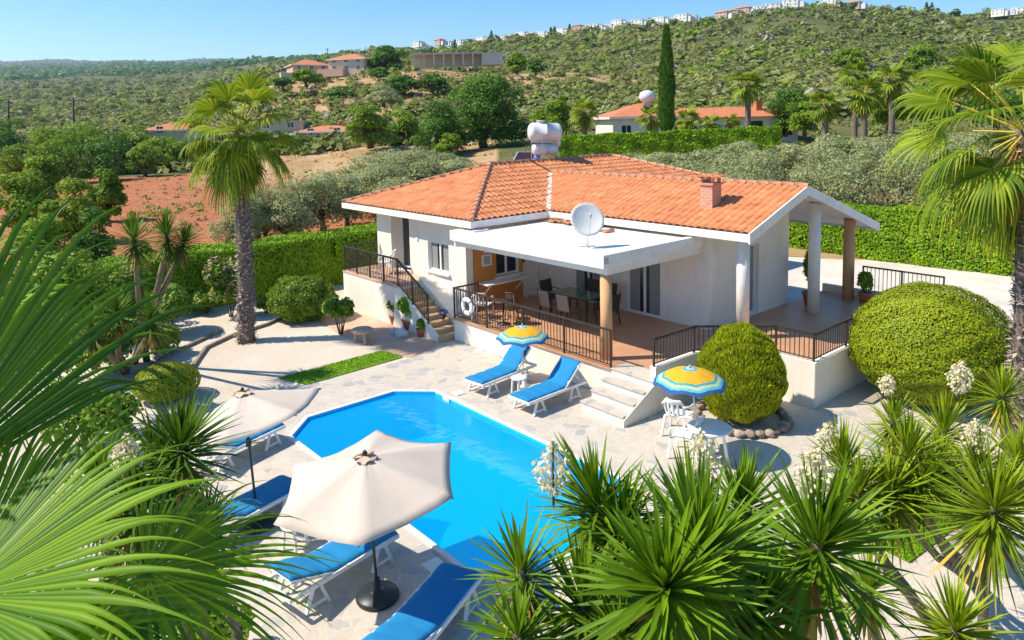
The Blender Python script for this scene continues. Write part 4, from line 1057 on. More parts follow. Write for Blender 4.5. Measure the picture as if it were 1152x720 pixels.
m_ = MB(); m_.lathe([(0.0, 0.66), (0.40, 0.66), (0.42, 0.68), (0.42, 0.70), (0.40, 0.71), (0.0, 0.71)], 28); m_.build('table_top', plastic_white, t)
for k in range(4):
    a = PI / 4 + k * PI / 2; l = MB(); l.bar((0.25 * math.cos(a), 0.25 * math.sin(a), 0.66), (0.36 * math.cos(a), 0.36 * math.sin(a), 0), 0.06, 0.035); l.build('leg', plastic_white, t)

# terrace dining set
mesh_cloth = mat('dark_mesh', (0.03, 0.028, 0.026), 0.8, (0.06, 0.055, 0.05), 30)
taupe = mat('taupe_mesh', (0.22, 0.18, 0.155), 0.8, (0.26, 0.22, 0.19), 30)
def dining_chair(label, u, v, rz, m_=mesh_cloth):
    t = thing('dining_chair', label, 'chair', tuple(W(u, v, FZ + .001)), ANG + rz, 'metal dining chairs round the terrace table')
    s = MB(); s.box(-0.22, 0.22, -0.22, 0.22, 0.43, 0.45); s.build('seat', m_, t)
    b = MB(); b.bar((0, -0.22, 0.46), (0, -0.30, 0.93), 0.42, 0.015, (0, 1, 0.2)); b.build('backrest', m_, t)
    for s_ in (-1, 1):
        l = MB(); l.bar((s_ * .23, .22, .64), (s_ * .23, .23, 0), .028, .028); l.build('leg', iron, t)
        l = MB(); l.bar((s_ * .23, -.30, .95), (s_ * .23, -.21, .44), .028, .028); l.bar((s_ * .23, -.21, .44), (s_ * .23, -.27, 0), .028, .028); l.build('leg', iron, t)
        l = MB(); l.bar((s_ * .23, .23, .65), (s_ * .23, -.25, .67), .035, .022); l.build('armrest', iron, t)
    return t
TU, TV = -3.75, 2.75
t = thing('dining_table', 'glass topped dark dining table under the terrace canopy', 'table', tuple(W(TU, TV, FZ + .001)), ANG)
m_ = MB(); m_.box(-0.78, 0.78, -0.46, 0.46, 0.715, 0.73); m_.build('glass_top', mat('green_glass', (0.10, 0.16, 0.14), 0.08, (0.12, 0.2, 0.17), 2, spec=0.8), t)
m_ = MB(); m_.bar((-.8, -.47, .70), (.8, -.47, .70), .03, .03); m_.bar((-.8, .47, .70), (.8, .47, .70), .03, .03); m_.bar((-.8, -.45, .70), (-.8, .45, .70), .03, .03); m_.bar((.8, -.45, .70), (.8, .45, .70), .03, .03); m_.build('table_frame', iron, t)
for sx_ in (-1, 1):
    for sy_ in (-1, 1): l = MB(); l.bar((sx_ * .77, sy_ * .44, .68), (sx_ * .77, sy_ * .44, 0), .04, .04); l.build('leg', iron, t)
t = thing('glass_vase', 'green glass vase standing on the terrace dining table', 'vase', tuple(W(TU + .15, TV, FZ + .732)), 0)
m_ = MB(); m_.lathe([(0.04, 0), (0.055, .03), (0.07, .12), (0.045, .2), (0.05, .24)], 14); m_.build('vase_body', mat('teal_glass', (0.02, 0.16, 0.14), 0.1, (0.03, 0.2, 0.17), 3), t)
dining_chair('dark dining chair at the far left end of the terrace table', TU - 1.15, TV, -PI / 2)
dining_chair('dark dining chair at the right end of the terrace table, beside the column', TU + 1.2, TV, PI / 2)
dining_chair('taupe backed dining chair on the pool side of the table, left one', TU - .38, TV - .8, 0, taupe)
dining_chair('taupe backed dining chair on the pool side of the table, right one', TU + .38, TV - .8, 0.1, taupe)
dining_chair('dark dining chair on the house side of the table, left one', TU - .38, TV + .8, PI)
dining_chair('dark dining chair on the house side of the table, right one', TU + .38, TV + .8, PI)
# bistro set behind the rail
def bistro_chair(label, u, v, rz):
    t = thing('bistro_chair', label, 'chair', tuple(W(u, v, FZ + .001)), ANG + rz, 'brown bistro chairs at the left end of the terrace')
    br_ = mat('brown_wicker', (0.12, 0.06, 0.035), 0.8, (0.18, 0.1, 0.06), 30)
    s = MB(); s.lathe([(0.0, .43), (.2, .43), (.21, .45), (0, .46)], 16); s.build('seat', br_, t)
    b = MB(); b.tube([(-.19, -.1, .45), (-.2, -.2, .7), (-.1, -.24, .87), (.1, -.24, .87), (.2, -.2, .7), (.19, -.1, .45)], .014, 6); b.bar((0, -.2, .46), (0, -.235, .86), .2, .012, (0, 1, 0.1)); b.build('backrest', br_, t)
    for a in (.8, 2.35, 3.95, 5.5): l = MB(); l.bar((.16 * math.cos(a), .16 * math.sin(a), .44), (.22 * math.cos(a), .22 * math.sin(a), 0), .022, .022); l.build('leg', br_, t)
bistro_chair('brown wicker chair behind the rail, nearest the life ring', -5.0, 1.15, 0.5); bistro_chair('brown wicker chair behind the rail, farther along towards the table', -4.35, 1.0, -0.8)
t = thing('bistro_table', 'small round dark table at the left end of the terrace', 'table', tuple(W(-4.75, 0.62, FZ + .001)), 0)
m_ = MB(); m_.lathe([(0, .69), (.3, .69), (.3, .71), (0, .71)], 20); m_.build('table_top', iron, t); m_ = MB(); m_.lathe([(.2, 0), (.2, .02), (.025, .04), (.025, .69)], 12); m_.build('pedestal', iron, t)
# life ring hanging on the rail
t = thing('life_ring', 'white life ring hanging on the terrace railing', 'life ring', tuple(W(-5.62, -0.06, FZ + .50)), ANG)
vs = []; fs = []; n1, n2 = 28, 10
for i in range(n1):
    for j in range(n2):
        a, b_ = 2 * PI * i / n1, 2 * PI * j / n2; r_ = 0.21 + 0.075 * math.cos(b_); vs.append((r_ * math.cos(a), 0.045 * math.sin(b_), r_ * math.sin(a)))
fs = [(i * n2 + j, i * n2 + (j + 1) % n2, ((i + 1) % n1) * n2 + (j + 1) % n2, ((i + 1) % n1) * n2 + j) for i in range(n1) for j in range(n2)]
m_ = MB(); m_.add(vs, fs, True); m_.build('ring', plastic_white, t)
for k in range(4):
    a = PI / 4 + k * PI / 2; m_ = MB(); m_.lathe([(0.082, -0.03), (0.086, 0), (0.082, 0.03)], 12, (0, 0, 0)); 
    me_rot = Matrix.Rotation(-a, 4, 'Y') @ Matrix.Translation((0.21, 0, 0)); m_.v = [tuple(me_rot @ Vector((q[0], q[1] * 0.62, q[2]))) for q in m_.v]; m_.build('band', mat('band_grey', (0.3, 0.32, 0.35), 0.7, (0.4, 0.4, 0.42), 9), t)

# satellite dish on the canopy roof
dp = W(-1.62, 0.95, CZ - 0.045)
t = thing('satellite_dish', 'round pale satellite dish on a post on the flat canopy roof', 'satellite dish', tuple(dp), 0)
pl = MB(); pl.tube([(0, 0, 0), (0, 0, 0.62)], 0.022, 8); pl.build('post', frame_white, t)
b = MB(); b.bar((-.22, 0, .015), (.22, 0, .015), .04, .025); b.bar((0, -.22, .015), (0, .22, .015), .04, .025); b.build('foot', steel, t)
R_ = 0.45; vs = []; fs = []; n1, n2 = 6, 28
dirn = Vector((0.10, -0.86, 0.5)).normalized(); X = dirn.cross(Vector((0, 0, 1))).normalized(); Y = X.cross(dirn).normalized(); cen = Vector((0, -0.07, 0.74))
vs.append(cen - dirn * 0.09)
for i in range(1, n1 + 1):
    s = i / n1
    for k in range(n2): a = 2 * PI * k / n2; vs.append(cen + (X * math.cos(a) + Y * math.sin(a) * 1.05) * R_ * s + dirn * (0.09 * (s * s - 1)))
fs = [(0, 1 + k, 1 + (k + 1) % n2) for k in range(n2)] + [(1 + (i - 1) * n2 + k, 1 + i * n2 + k, 1 + i * n2 + (k + 1) % n2, 1 + (i - 1) * n2 + (k + 1) % n2) for i in range(1, n1) for k in range(n2)]
m_ = MB(); m_.add(vs, fs, True); do = m_.build('reflector', mat('dish_grey', (0.66, 0.66, 0.64), 0.5, (0.58, 0.58, 0.56), 3), t); md = do.modifiers.new('s', 'SOLIDIFY'); md.thickness = 0.012
m_ = MB(); m_.bar(cen - Y * R_ + dirn * 0.0, cen + dirn * 0.42 - Y * .1, .02, .02); m_.lathe([(.03, 0), (.035, .08), (.02, .1)], 8, tuple(cen + dirn * .40 - Y * .12)); m_.build('feed_arm', steel, t)
# spare tiles lying on the canopy
for i, (u, v, r_, lb) in enumerate(((-5.3, 3.35, .3, 'spare terracotta roof tiles stacked in shade on the canopy, leftmost heap'), (-4.6, 3.3, .1, 'spare terracotta roof tiles on the canopy, middle heap under the valley'), (-3.9, 3.3, -.1, 'spare terracotta roof tiles on the canopy, heap left of the dish'), (-2.6, 2.9, 0, 'single loose roof tile on the canopy behind the dish post'))):
    t = thing('roof_tile_pile', lb, 'roof tiles', tuple(W(u, v, CZ - .048)), ANG + r_, 'spare roof tiles on the canopy')
    for k in range(1 if i == 3 else 5):
        m_ = MB(); n1 = 8; vs = []; x0 = (k % 3) * 0.24 - .24; y0 = (k // 3) * 0.2; zz = 0.02 + (k // 3) * 0.05
        for e in (0, 0.4):
            for q in range(n1 + 1): a = PI * q / n1; vs.append((x0 + 0.11 * math.cos(a), y0 + e, zz + 0.07 * math.sin(a)))
        m_.add(vs, [(q, q + 1, n1 + 2 + q, n1 + 1 + q) for q in range(n1)], True); o_ = m_.build('tile', cap_m, t); md = o_.modifiers.new('s', 'SOLIDIFY'); md.thickness = 0.015

# solar water heater behind the ridge
def barrel(mb, a, b_, r, n=24):
    a = Vector(a); b_ = Vector(b_); d = (b_ - a).normalized(); L = (b_ - a).length
    prof = [(0.0, 0), (0.4 * r, .015), (0.72 * r, .05), (.9 * r, .10), (.985 * r, .17), (r, .22), (r, L / 2 - .02), (r * 1.012, L / 2 - .02), (r * 1.012, L / 2 + .02), (r, L / 2 + .02), (r, L - .22), (.985 * r, L - .17), (.9 * r, L - .10), (.72 * r, L - .05), (.4 * r, L - .015), (0, L)]
    x = d.cross(Vector((0, 0, 1))).normalized(); y = x.cross(d).normalized(); vs = []
    for (q, s) in prof:
        for k in range(n): t_ = 2 * PI * k / n; vs.append(a + d * s + x * math.cos(t_) * max(q, .001) + y * math.sin(t_) * max(q, .001))
    mb.add(vs, [(i * n + k, i * n + (k + 1) % n, (i + 1) * n + (k + 1) % n, (i + 1) * n + k) for i in range(len(prof) - 1) for k in range(n)], True)
wt = thing('solar_water_heater', 'rooftop water heater with two stacked white barrels on a frame and a solar panel', 'water tank', (0, 0, 0), 0)
hc = W(-10.6, 7.85, 0); dy = hc.y
def hp(px, py, Y=None): return atd(px, py, Y or dy)
m_ = MB(); a = hp(594, 148.5); b_ = hp(631.5, 149, dy + .35); barrel(m_, a, b_, 0.395); up_ = m_.build('upper_barrel', tank_white, wt)
m_ = MB(); q = a.lerp(b_, .38) + Vector((0, 0, .39)); m_.lathe([(.17, 0), (.17, .03), (.15, .06), (.2, .065), (.2, .09), (0.02, .10)], 18, tuple(q)); m_.build('filler_lid', tank_white, up_)
m_ = MB(); a2 = hp(598, 168); b2 = hp(627, 168.5, dy + .35); barrel(m_, a2, b2, 0.25); m_.build('lower_barrel', tank_white, wt)
m_ = MB(); a3 = hp(627, 161, dy + .5); m_.lathe([(0.01, -.02), (.12, 0), (.15, .12), (.13, .24), (.02, .27)], 14, tuple(a3 - Vector((0, 0, .12)))); m_.build('expansion_vessel', tank_white, wt)
for (px, ey) in ((597.5, -.25), (627.5, .2), (610, -.3), (616, .6)):
    tp_ = hp(px, 152, dy + ey); m_ = MB(); m_.bar(tp_, (tp_.x, tp_.y, 4.35), .03, .03); m_.build('frame_leg', steel, wt)
m_ = MB(); c_ = (hp(597.5, 160, dy - .25), hp(610, 160, dy - .3), hp(627.5, 160, dy + .2), hp(616, 160, dy + .6)); [m_.bar(c_[k], c_[(k + 1) % 4], .03, .03) for k in range(4)]; m_.build('frame_ring', steel, wt)
m_ = MB(); m_.lathe([(.02, -.16), (.13, -.12), (.15, 0), (.12, .1), (.02, .12)], 12, tuple(hp(604, 178))); m_.build('blue_float', mat('blue_plastic', (0.01, 0.14, 0.5), .4, (0.02, .18, .55), 4), wt)
m_ = MB(); z3 = [hp(574, 188), hp(597, 187), hp(604, 171, dy + .9), hp(583, 171, dy + .9)]; nn = Vector((0, 0, .05)); m_.add(z3 + [q - nn for q in z3], [(0, 1, 2, 3), (7, 6, 5, 4), (0, 4, 5, 1), (1, 5, 6, 2), (2, 6, 7, 3), (3, 7, 4, 0)]); so = m_.build('solar_panel', mat('solar_glass', (0.035, 0.02, 0.03), .2, (.05, .03, .04), 5), wt)
m_ = MB(); [m_.bar(z3[k], z3[(k + 1) % 4], .05, .06) for k in range(4)]; m_.build('panel_frame', steel, so)

# pots and plants by the side stair
def leafy(name, lobes, n, leaf, m_, parent=None, **k):
    v, q, r = crown(lobes, n, leaf, **k); return npmesh(name, v, q, r, m_, parent)
def pot(label, loc, r=0.2, h=0.32, kind='bush', pr=0.35, lm=None, m_=terracotta, group='terracotta pots by the side stair', ph=None):
    t = thing('plant_pot', label, 'potted plant', loc, 0, group)
    b = MB(); b.lathe([(r * .66, 0), (r * .9, h * .8), (r * .92, h * .82), (r, h * .83), (r, h), (r * .9, h), (r * .88, h * .92), (.01, h * .9)], 20); b.build('pot', m_, t)
    ph = ph or pr * 1.1
    lob = [(random.uniform(-.4, .4) * pr, random.uniform(-.4, .4) * pr, h + ph * (.3 + .5 * random.random()), pr * .55, pr * .55, ph * .5) for _ in range(7)]
    leafy('foliage', lob, int(900 + 3500 * pr), 0.085, lm or shrub_leaf, t, up=.6); s = MB()
    for k in range(5): a = k * 1.3; s.tube([(0, 0, h * .9), (.3 * pr * math.cos(a), .3 * pr * math.sin(a), h + ph * .7)], .008, 5)
    s.build('stem', bark, t); return t
q = at(462, 370, 0); pot('low terracotta bowl with a bushy bright green plant beside the stair', (q.x, q.y, 0), .30, .34, pr=.45, ph=.6, lm=hedge_leaf)
q = at(445, 364, 0); pot('terracotta pot of small dark leaves behind the big bowl at the landing wall', (q.x, q.y, 0), .22, .3, pr=.3, ph=.5)
q = at(452, 365, 0); pot('narrow terracotta pot squeezed between the big bowl and the landing wall', (q.x, q.y + .1, 0), .17, .28, pr=.2, ph=.35)
q = at(474, 378, 0); pot('small terracotta pot with a low spiky plant at the foot of the stair', (q.x, q.y, 0), .17, .24, pr=.18, ph=.25)
q = at(891, 350, FZ); q = W(0.5, 8.85, FZ + .001); pot('potted topiary cone in a terracotta pot behind the gable wall corner', tuple(q), .26, .42, pr=.32, ph=1.1, group='pots on the porch')
q = W(1.55, 10.3, FZ + .001); pot('terracotta pot with a sparse flowering plant beside the peach column', tuple(q), .2, .32, pr=.3, ph=.55, group='pots on the porch')
# white stone lump and plant stand
def rocks(name, label, cat, c, r, m_, n=1, parent=None, seed=1, sq=.7):
    g_ = random.Random(seed); bm = bmesh.new(); bmesh.ops.create_icosphere(bm, subdivisions=3, radius=1)
    off = Vector((g_.random() * 50, g_.random() * 50, 0))
    for v in bm.verts:
        k = 1 + .28 * noise.noise(v.co * 1.3 + off) + .08 * noise.noise(v.co * 4 + off); v.co = Vector((v.co.x * r * k * g_.uniform(.99, 1.01), v.co.y * r * k * .85, v.co.z * r * k * sq))
    for f in bm.faces: f.smooth = True
    me = bpy.data.meshes.new(name); bm.to_mesh(me); bm.free(); me.materials.append(m_); o_ = link(name, me, parent); o_.location = c; o_.rotation_euler = (0, 0, g_.random() * 6)
    return tag(o_, label, cat)
q = at(452, 378, 0); rocks('white_rock', 'white painted rock lying in front of the terracotta bowl', 'rock', (q.x, q.y, .08), .22, mat('chalk_rock', (.7, .69, .66), .9, (.58, .58, .57), 6, .5, 14), seed=5)
q = at(443, 374, 0); rocks('white_rock', 'smaller white painted rock to the left of the bowl', 'rock', (q.x, q.y, .06), .15, M['chalk_rock'], seed=6)
q = at(499, 376, 0); t = thing('flower_stand', 'thin black stand holding a small pot of blue flowers by the terrace corner', 'plant stand', (q.x, q.y, 0), 0)
m_ = MB(); m_.tube([(0, 0, 0), (0, 0, .55)], .012, 6); m_.tube([(-.1, 0, 0), (0, 0, .1), (.1, 0, 0)], .01, 6); m_.build('stem', iron, t)
m_ = MB(); m_.lathe([(.06, .5), (.1, .62), (.09, .6), (.01, .6)], 12); m_.build('pot', iron, t); leafy('flowers', [(0, 0, .7, .17, .17, .12)], 200, .05, leafmat('blue_petal', (.03, .05, .28), (.08, .12, .45)), t)
q = at(509, 372, 0); t = thing('hanging_planter', 'white planter of blue flowers on the terrace corner ledge', 'planter', (q.x, q.y, 0), 0)
m_ = MB(); m_.lathe([(.1, .0), (.16, .25), (.15, .25), (.01, .22)], 12); m_.build('pot', plastic_white, t); leafy('flowers', [(0, 0, .36, .2, .17, .12)], 200, .05, M['blue_petal'], t)
# round stone table on legs
q = at(408, 385, 0); t = thing('stone_table', 'low round pink stone table on the pink path by the landing wall', 'garden table', (q.x, q.y, 0), 0)
m_ = MB(); m_.lathe([(0.0, .33), (.30, .33), (.34, .36), (.34, .40), (.30, .43), (.0, .44)], 26); m_.build('table_top', mat('pink_stone', (.50, .36, .27), .9, (.42, .3, .23), 6, .5, 20), t)
for k in range(3): a = 1 + k * 2.09; l = MB(); l.bar((.2 * math.cos(a), .2 * math.sin(a), .33), (.26 * math.cos(a), .26 * math.sin(a), 0), .07, .07); l.build('leg', M['pink_stone'], t)
# strips of lawn
lawn_m = worldmat('lawn', lambda p: (nt.links.new(ramp(nz(9, 5, .7), [(.3, (.16, .34, .01)), (.7, (.26, .46, .015))]), p.inputs['Base Color'])))
def lawn(name, pts, n, label):
    tri = [Vector(W(*p)) for p in pts]; P = []
    mn = [min(q[i] for q in tri) for i in (0, 1)]; mxx = [max(q[i] for q in tri) for i in (0, 1)]
    g_ = np.random.default_rng(3); X = g_.uniform(mn[0], mxx[0], n * 3); Y_ = g_.uniform(mn[1], mxx[1], n * 3); ok = np.ones(n * 3, bool)
    ar = sum(tri[i].x * tri[(i + 1) % len(tri)].y - tri[(i + 1) % len(tri)].x * tri[i].y for i in range(len(tri))); sg = 1 if ar > 0 else -1
    for i in range(len(tri)):
        a, b_ = tri[i], tri[(i + 1) % len(tri)]; ok &= sg * ((b_.x - a.x) * (Y_ - a.y) - (b_.y - a.y) * (X - a.x)) > 0
    X, Y_ = X[ok][:n], Y_[ok][:n]; k = len(X); Pp = np.stack([X, Y_, np.zeros(k)], 1)
    D = nrm(np.array([0, 0, 1.0]) + g_.normal(0, .35, (k, 3)) * [1, 1, 0]); N = nrm(np.cross(D, sph(k)))
    v, q, r = cards(Pp, D, N, .03 * (0.6 + g_.random(k)), .016, g_.random(k)); b = flat(name + '_turf', pts, 0.002, lawn_m)
    o_ = npmesh(name, v, q, r, hedge_leaf); tag(o_, kind='stuff', label=label, cat='grass')
lawn('grass_strip', [(-7.0, -5.4), (-7.05, -2.15), (-6.1, -2.05), (-6.0, -5.05)], 7000, 'narrow strip of bright green grass beside the stone patio')
lawn('grass_patch', [(6.6, -1.6), (6.7, 0.4), (7.6, 0.5), (7.4, -1.7)], 9000, 'small patch of green grass among the yuccas on the right')
lawn('grass_corner', [(2.2, -11.1), (3.2, -10.4), (3.9, -11.2), (3.0, -12.0)], 5000, 'corner of green grass at the bottom of the patio')
# pool fittings
q = W(-2.75, -2.55, 0.0); m_ = MB(); m_.box(-.12, .12, -.12, .12, -.01, .014); o_ = m_.build('access_cover', plastic_white); o_.location = q; o_.rotation_euler = (0, 0, ANG); tag(o_, 'square white skimmer lid in the paving behind the pool', 'drain cover')
q = W(2.62, -6.98, 0.0); m_ = MB(); m_.box(-.14, .14, -.14, .14, -.01, .014); o_ = m_.build('access_cover', trim_white); o_.location = q; o_.rotation_euler = (0, 0, ANG); tag(o_, 'square pale skimmer lid in the paving near the nearest lounger', 'drain cover')
q = W(2.95, -6.90, 0.0); m_ = MB(); m_.lathe([(.0, -.01), (.12, -.01), (.12, .012), (0, .013)], 20); o_ = m_.build('drain_lid', mat('drain_grey', (.42, .4, .37), .8, (.36, .34, .32), 9)); o_.location = q; tag(o_, 'round grey drain lid next to the nearest lounger', 'drain cover')
m_ = MB(); m_.box(-.13, .13, -.012, .0, -.13, -.0); o_ = m_.build('skimmer_mouth', plastic_white); o_.location = W(-2.72, -2.95, 0.0); o_.rotation_euler = (0, 0, ANG); tag(o_, 'white skimmer opening in the far pool wall', 'pool fitting')
# stone ring round the clipped ball
BC = at(842, 482, 0); BC = Vector((BC.x, BC.y + .55, 0))
k = 0
for i in range(30):
    a = 2 * PI * i / 30; rr_ = 0.98 + .03 * math.sin(i * 3); o_ = rocks('edging_stone', 'rounded brown stone in the ring round the tall clipped golden bush', 'stone', (BC.x + rr_ * math.cos(a), BC.y + rr_ * math.sin(a), .06), .105 + .03 * ((i * 7) % 5) / 5, stone_small if i % 3 else mat('pale_stone', (.46, .36, .27), .9, (.34, .26, .2), 6, .4, 20), seed=i + 20)
    o_['group'] = 'edging stones round the clipped golden bush'
# kerb in the gravel
kb = MB(); kp = [at(x, y, 0) for x, y in ((205, 432), (222, 406), (232, 392), (262, 378), (300, 366), (330, 352))]
for i in range(len(kp) - 1): kb.bar(kp[i] + Vector((0, 0, .02)), kp[i + 1] + Vector((0, 0, .02)), .09, .12)
tag(kb.build('garden_edging', mat('edging_stone_mat', (.30, .24, .18), .9, (.2, .17, .14), 4)), 'low stone edging curving across the gravel past the palm', 'edging')
kb = MB(); kp = [at(x, y, 0) for x, y in ((150, 425), (195, 398), (250, 372))]
for i in range(len(kp) - 1): kb.bar(kp[i] + Vector((0, 0, .02)), kp[i + 1] + Vector((0, 0, .02)), .09, .12)
tag(kb.build('garden_edging', M['edging_stone_mat']), 'low stone edging along the planting bed at the left hedge', 'edging')

# ------------------------------------------------------------------ garden plants
def clipped(name, label, cat, c, rx, ry, hh, n, leaf, m_, egg=0.0, flat_=.3, upl=0.0, group=None, lump=.05, low=-.35):
    t = thing(name, label, cat, (c[0], c[1], 0), 0, group)
    k = MB(); prof = []
    for i in range(13):
        a = -PI / 2 * .75 + (PI * .875) * i / 12 * .999; prof.append((max(.02, math.cos(a)) * .84, math.sin(a)))
    zc_ = hh * .47; vs = MB(); vs.lathe([(max(.02, r_), z) for r_, z in prof], 20)
    vs.v = [(x * rx * 1.0, y * ry * 1.0, zc_ + z * hh * .47) for x, y, z in vs.v]; vs.build('inner_twigs', core_green, t)
    d = sph(int(n * 1.25)); d = d[d[:, 2] > -.86][:n]; m = len(d)
    lumps = sum(np.sin(d @ v * f + p) for v, f, p in zip(sph(9), (5, 7, 9, 12, 15, 18, 23, 29, 11), rng.random(9) * 6)) / 6
    rad = 1 + lump * lumps + rng.normal(0, .012, m)
    tz = (d[:, 2] + 1) / 2; wx = 1 - egg * np.clip(tz - .45, 0, 1) ** 1.3 * 1.3
    P = np.stack([d[:, 0] * rx * rad * wx, d[:, 1] * ry * rad * wx, zc_ + np.where(d[:, 2] > 0, d[:, 2] * (hh - zc_), d[:, 2] * zc_ * 1.02) * rad], 1)
    P[:, 2] = np.maximum(P[:, 2], .02)
    out = nrm(P - [0, 0, zc_]); L = leaf * (.6 + .8 * rng.random(m))
    if upl: D = nrm(out * .6 + np.array([0, 0, upl]) + rng.normal(size=(m, 3)) * .25); N = nrm(np.cross(D, np.cross(out, D)) + rng.normal(size=(m, 3)) * .5)
    else: N = nrm(out + rng.normal(size=(m, 3)) * flat_ + [0, 0, .1]); D = nrm(np.cross(N, sph(m)))
    r = np.clip(.35 * rng.random(m) + .4 * rng.random(m) + .25 * (lumps * .5 + .5), 0, 1)
    v, q, r = cards(P - D * L[:, None] * .4, D, N, L, L * (.5 if not upl else .34), r); npmesh('foliage', v, q, r, m_, t); return t
clipped('clipped_bush', 'tall clipped golden green conifer bush inside a ring of brown stones', 'bush', BC, .95, .95, 2.08, 30000, .085, thuja_leaf, egg=.32, upl=1.3, lump=.085)
clipped('clipped_bush', 'huge round clipped bush beside the porch on the right', 'bush', (9.7, 16.3), 1.72, 1.7, 2.66, 60000, .062, dome_leaf, lump=.055)
clipped('clipped_bush', 'small round clipped yellow green bush just left of the rear cream parasol', 'bush', tuple(W(-7.6, -8.0)), .78, .75, .85, 12000, .05, dome_leaf, lump=.03)
q = at(335, 364, 0); clipped('garden_shrub', 'low spreading bright green shrub between the palm and the side landing', 'shrub', (q.x, q.y + .6), 1.15, 1.0, 1.5, 12000, .09, shrub_leaf, lump=.14, flat_=.7)
def tuft(name, label, c, rx, hh, n, leaf, m_, cat='shrub', fl=None, group=None, lob=9, up=.5):
    t = thing(name, label, cat, (c[0], c[1], c[2] if len(c) > 2 else 0), 0, group)
    L_ = [(random.uniform(-.5, .5) * rx, random.uniform(-.5, .5) * rx, hh * random.uniform(.35, .78), rx * random.uniform(.35, .6), rx * random.uniform(.35, .6), hh * random.uniform(.2, .34)) for _ in range(lob)]
    leafy('foliage', L_, n, leaf, m_, t, up=up, shell=.55)
    s = MB()
    for k in range(6): a = k * 1.05; s.tube([(0.05 * math.cos(a), .05 * math.sin(a), 0), (.4 * rx * math.cos(a), .4 * rx * math.sin(a), hh * .7)], [.02, .008], 5)
    s.build('stem', bark, t)
    if fl:
        leafy('flowers', [(l[0], l[1], l[2] + .04, l[3] * 1.08, l[4] * 1.08, l[5] * 1.1) for l in L_], int(n * .09), leaf * .75, fl, t, shell=.92)
    return t
q = at(381, 379, 0); tuft('garden_shrub', 'small upright dark green shrub at the corner of the landing wall', (q.x, q.y + .3), .62, 1.3, 3500, .12, shrub_leaf)
q = at(260, 356, 0); tuft('oleander', 'oleander with pale pink flowers in front of the left hedge, beside the palm trunk', (q.x, q.y), .85, 2.0, 4500, .14, shrub_leaf, fl=pink_petal)
q = at(232, 352, 0); tuft('garden_shrub', 'low loose shrub at the foot of the left hedge, left of the oleander', (q.x, q.y), .7, .8, 2000, .12, shrub_leaf)
q = at(300, 352, 0); tuft('garden_shrub', 'small low plant in the gravel just right of the palm trunk', (q.x, q.y), .35, .6, 700, .1, shrub_leaf)

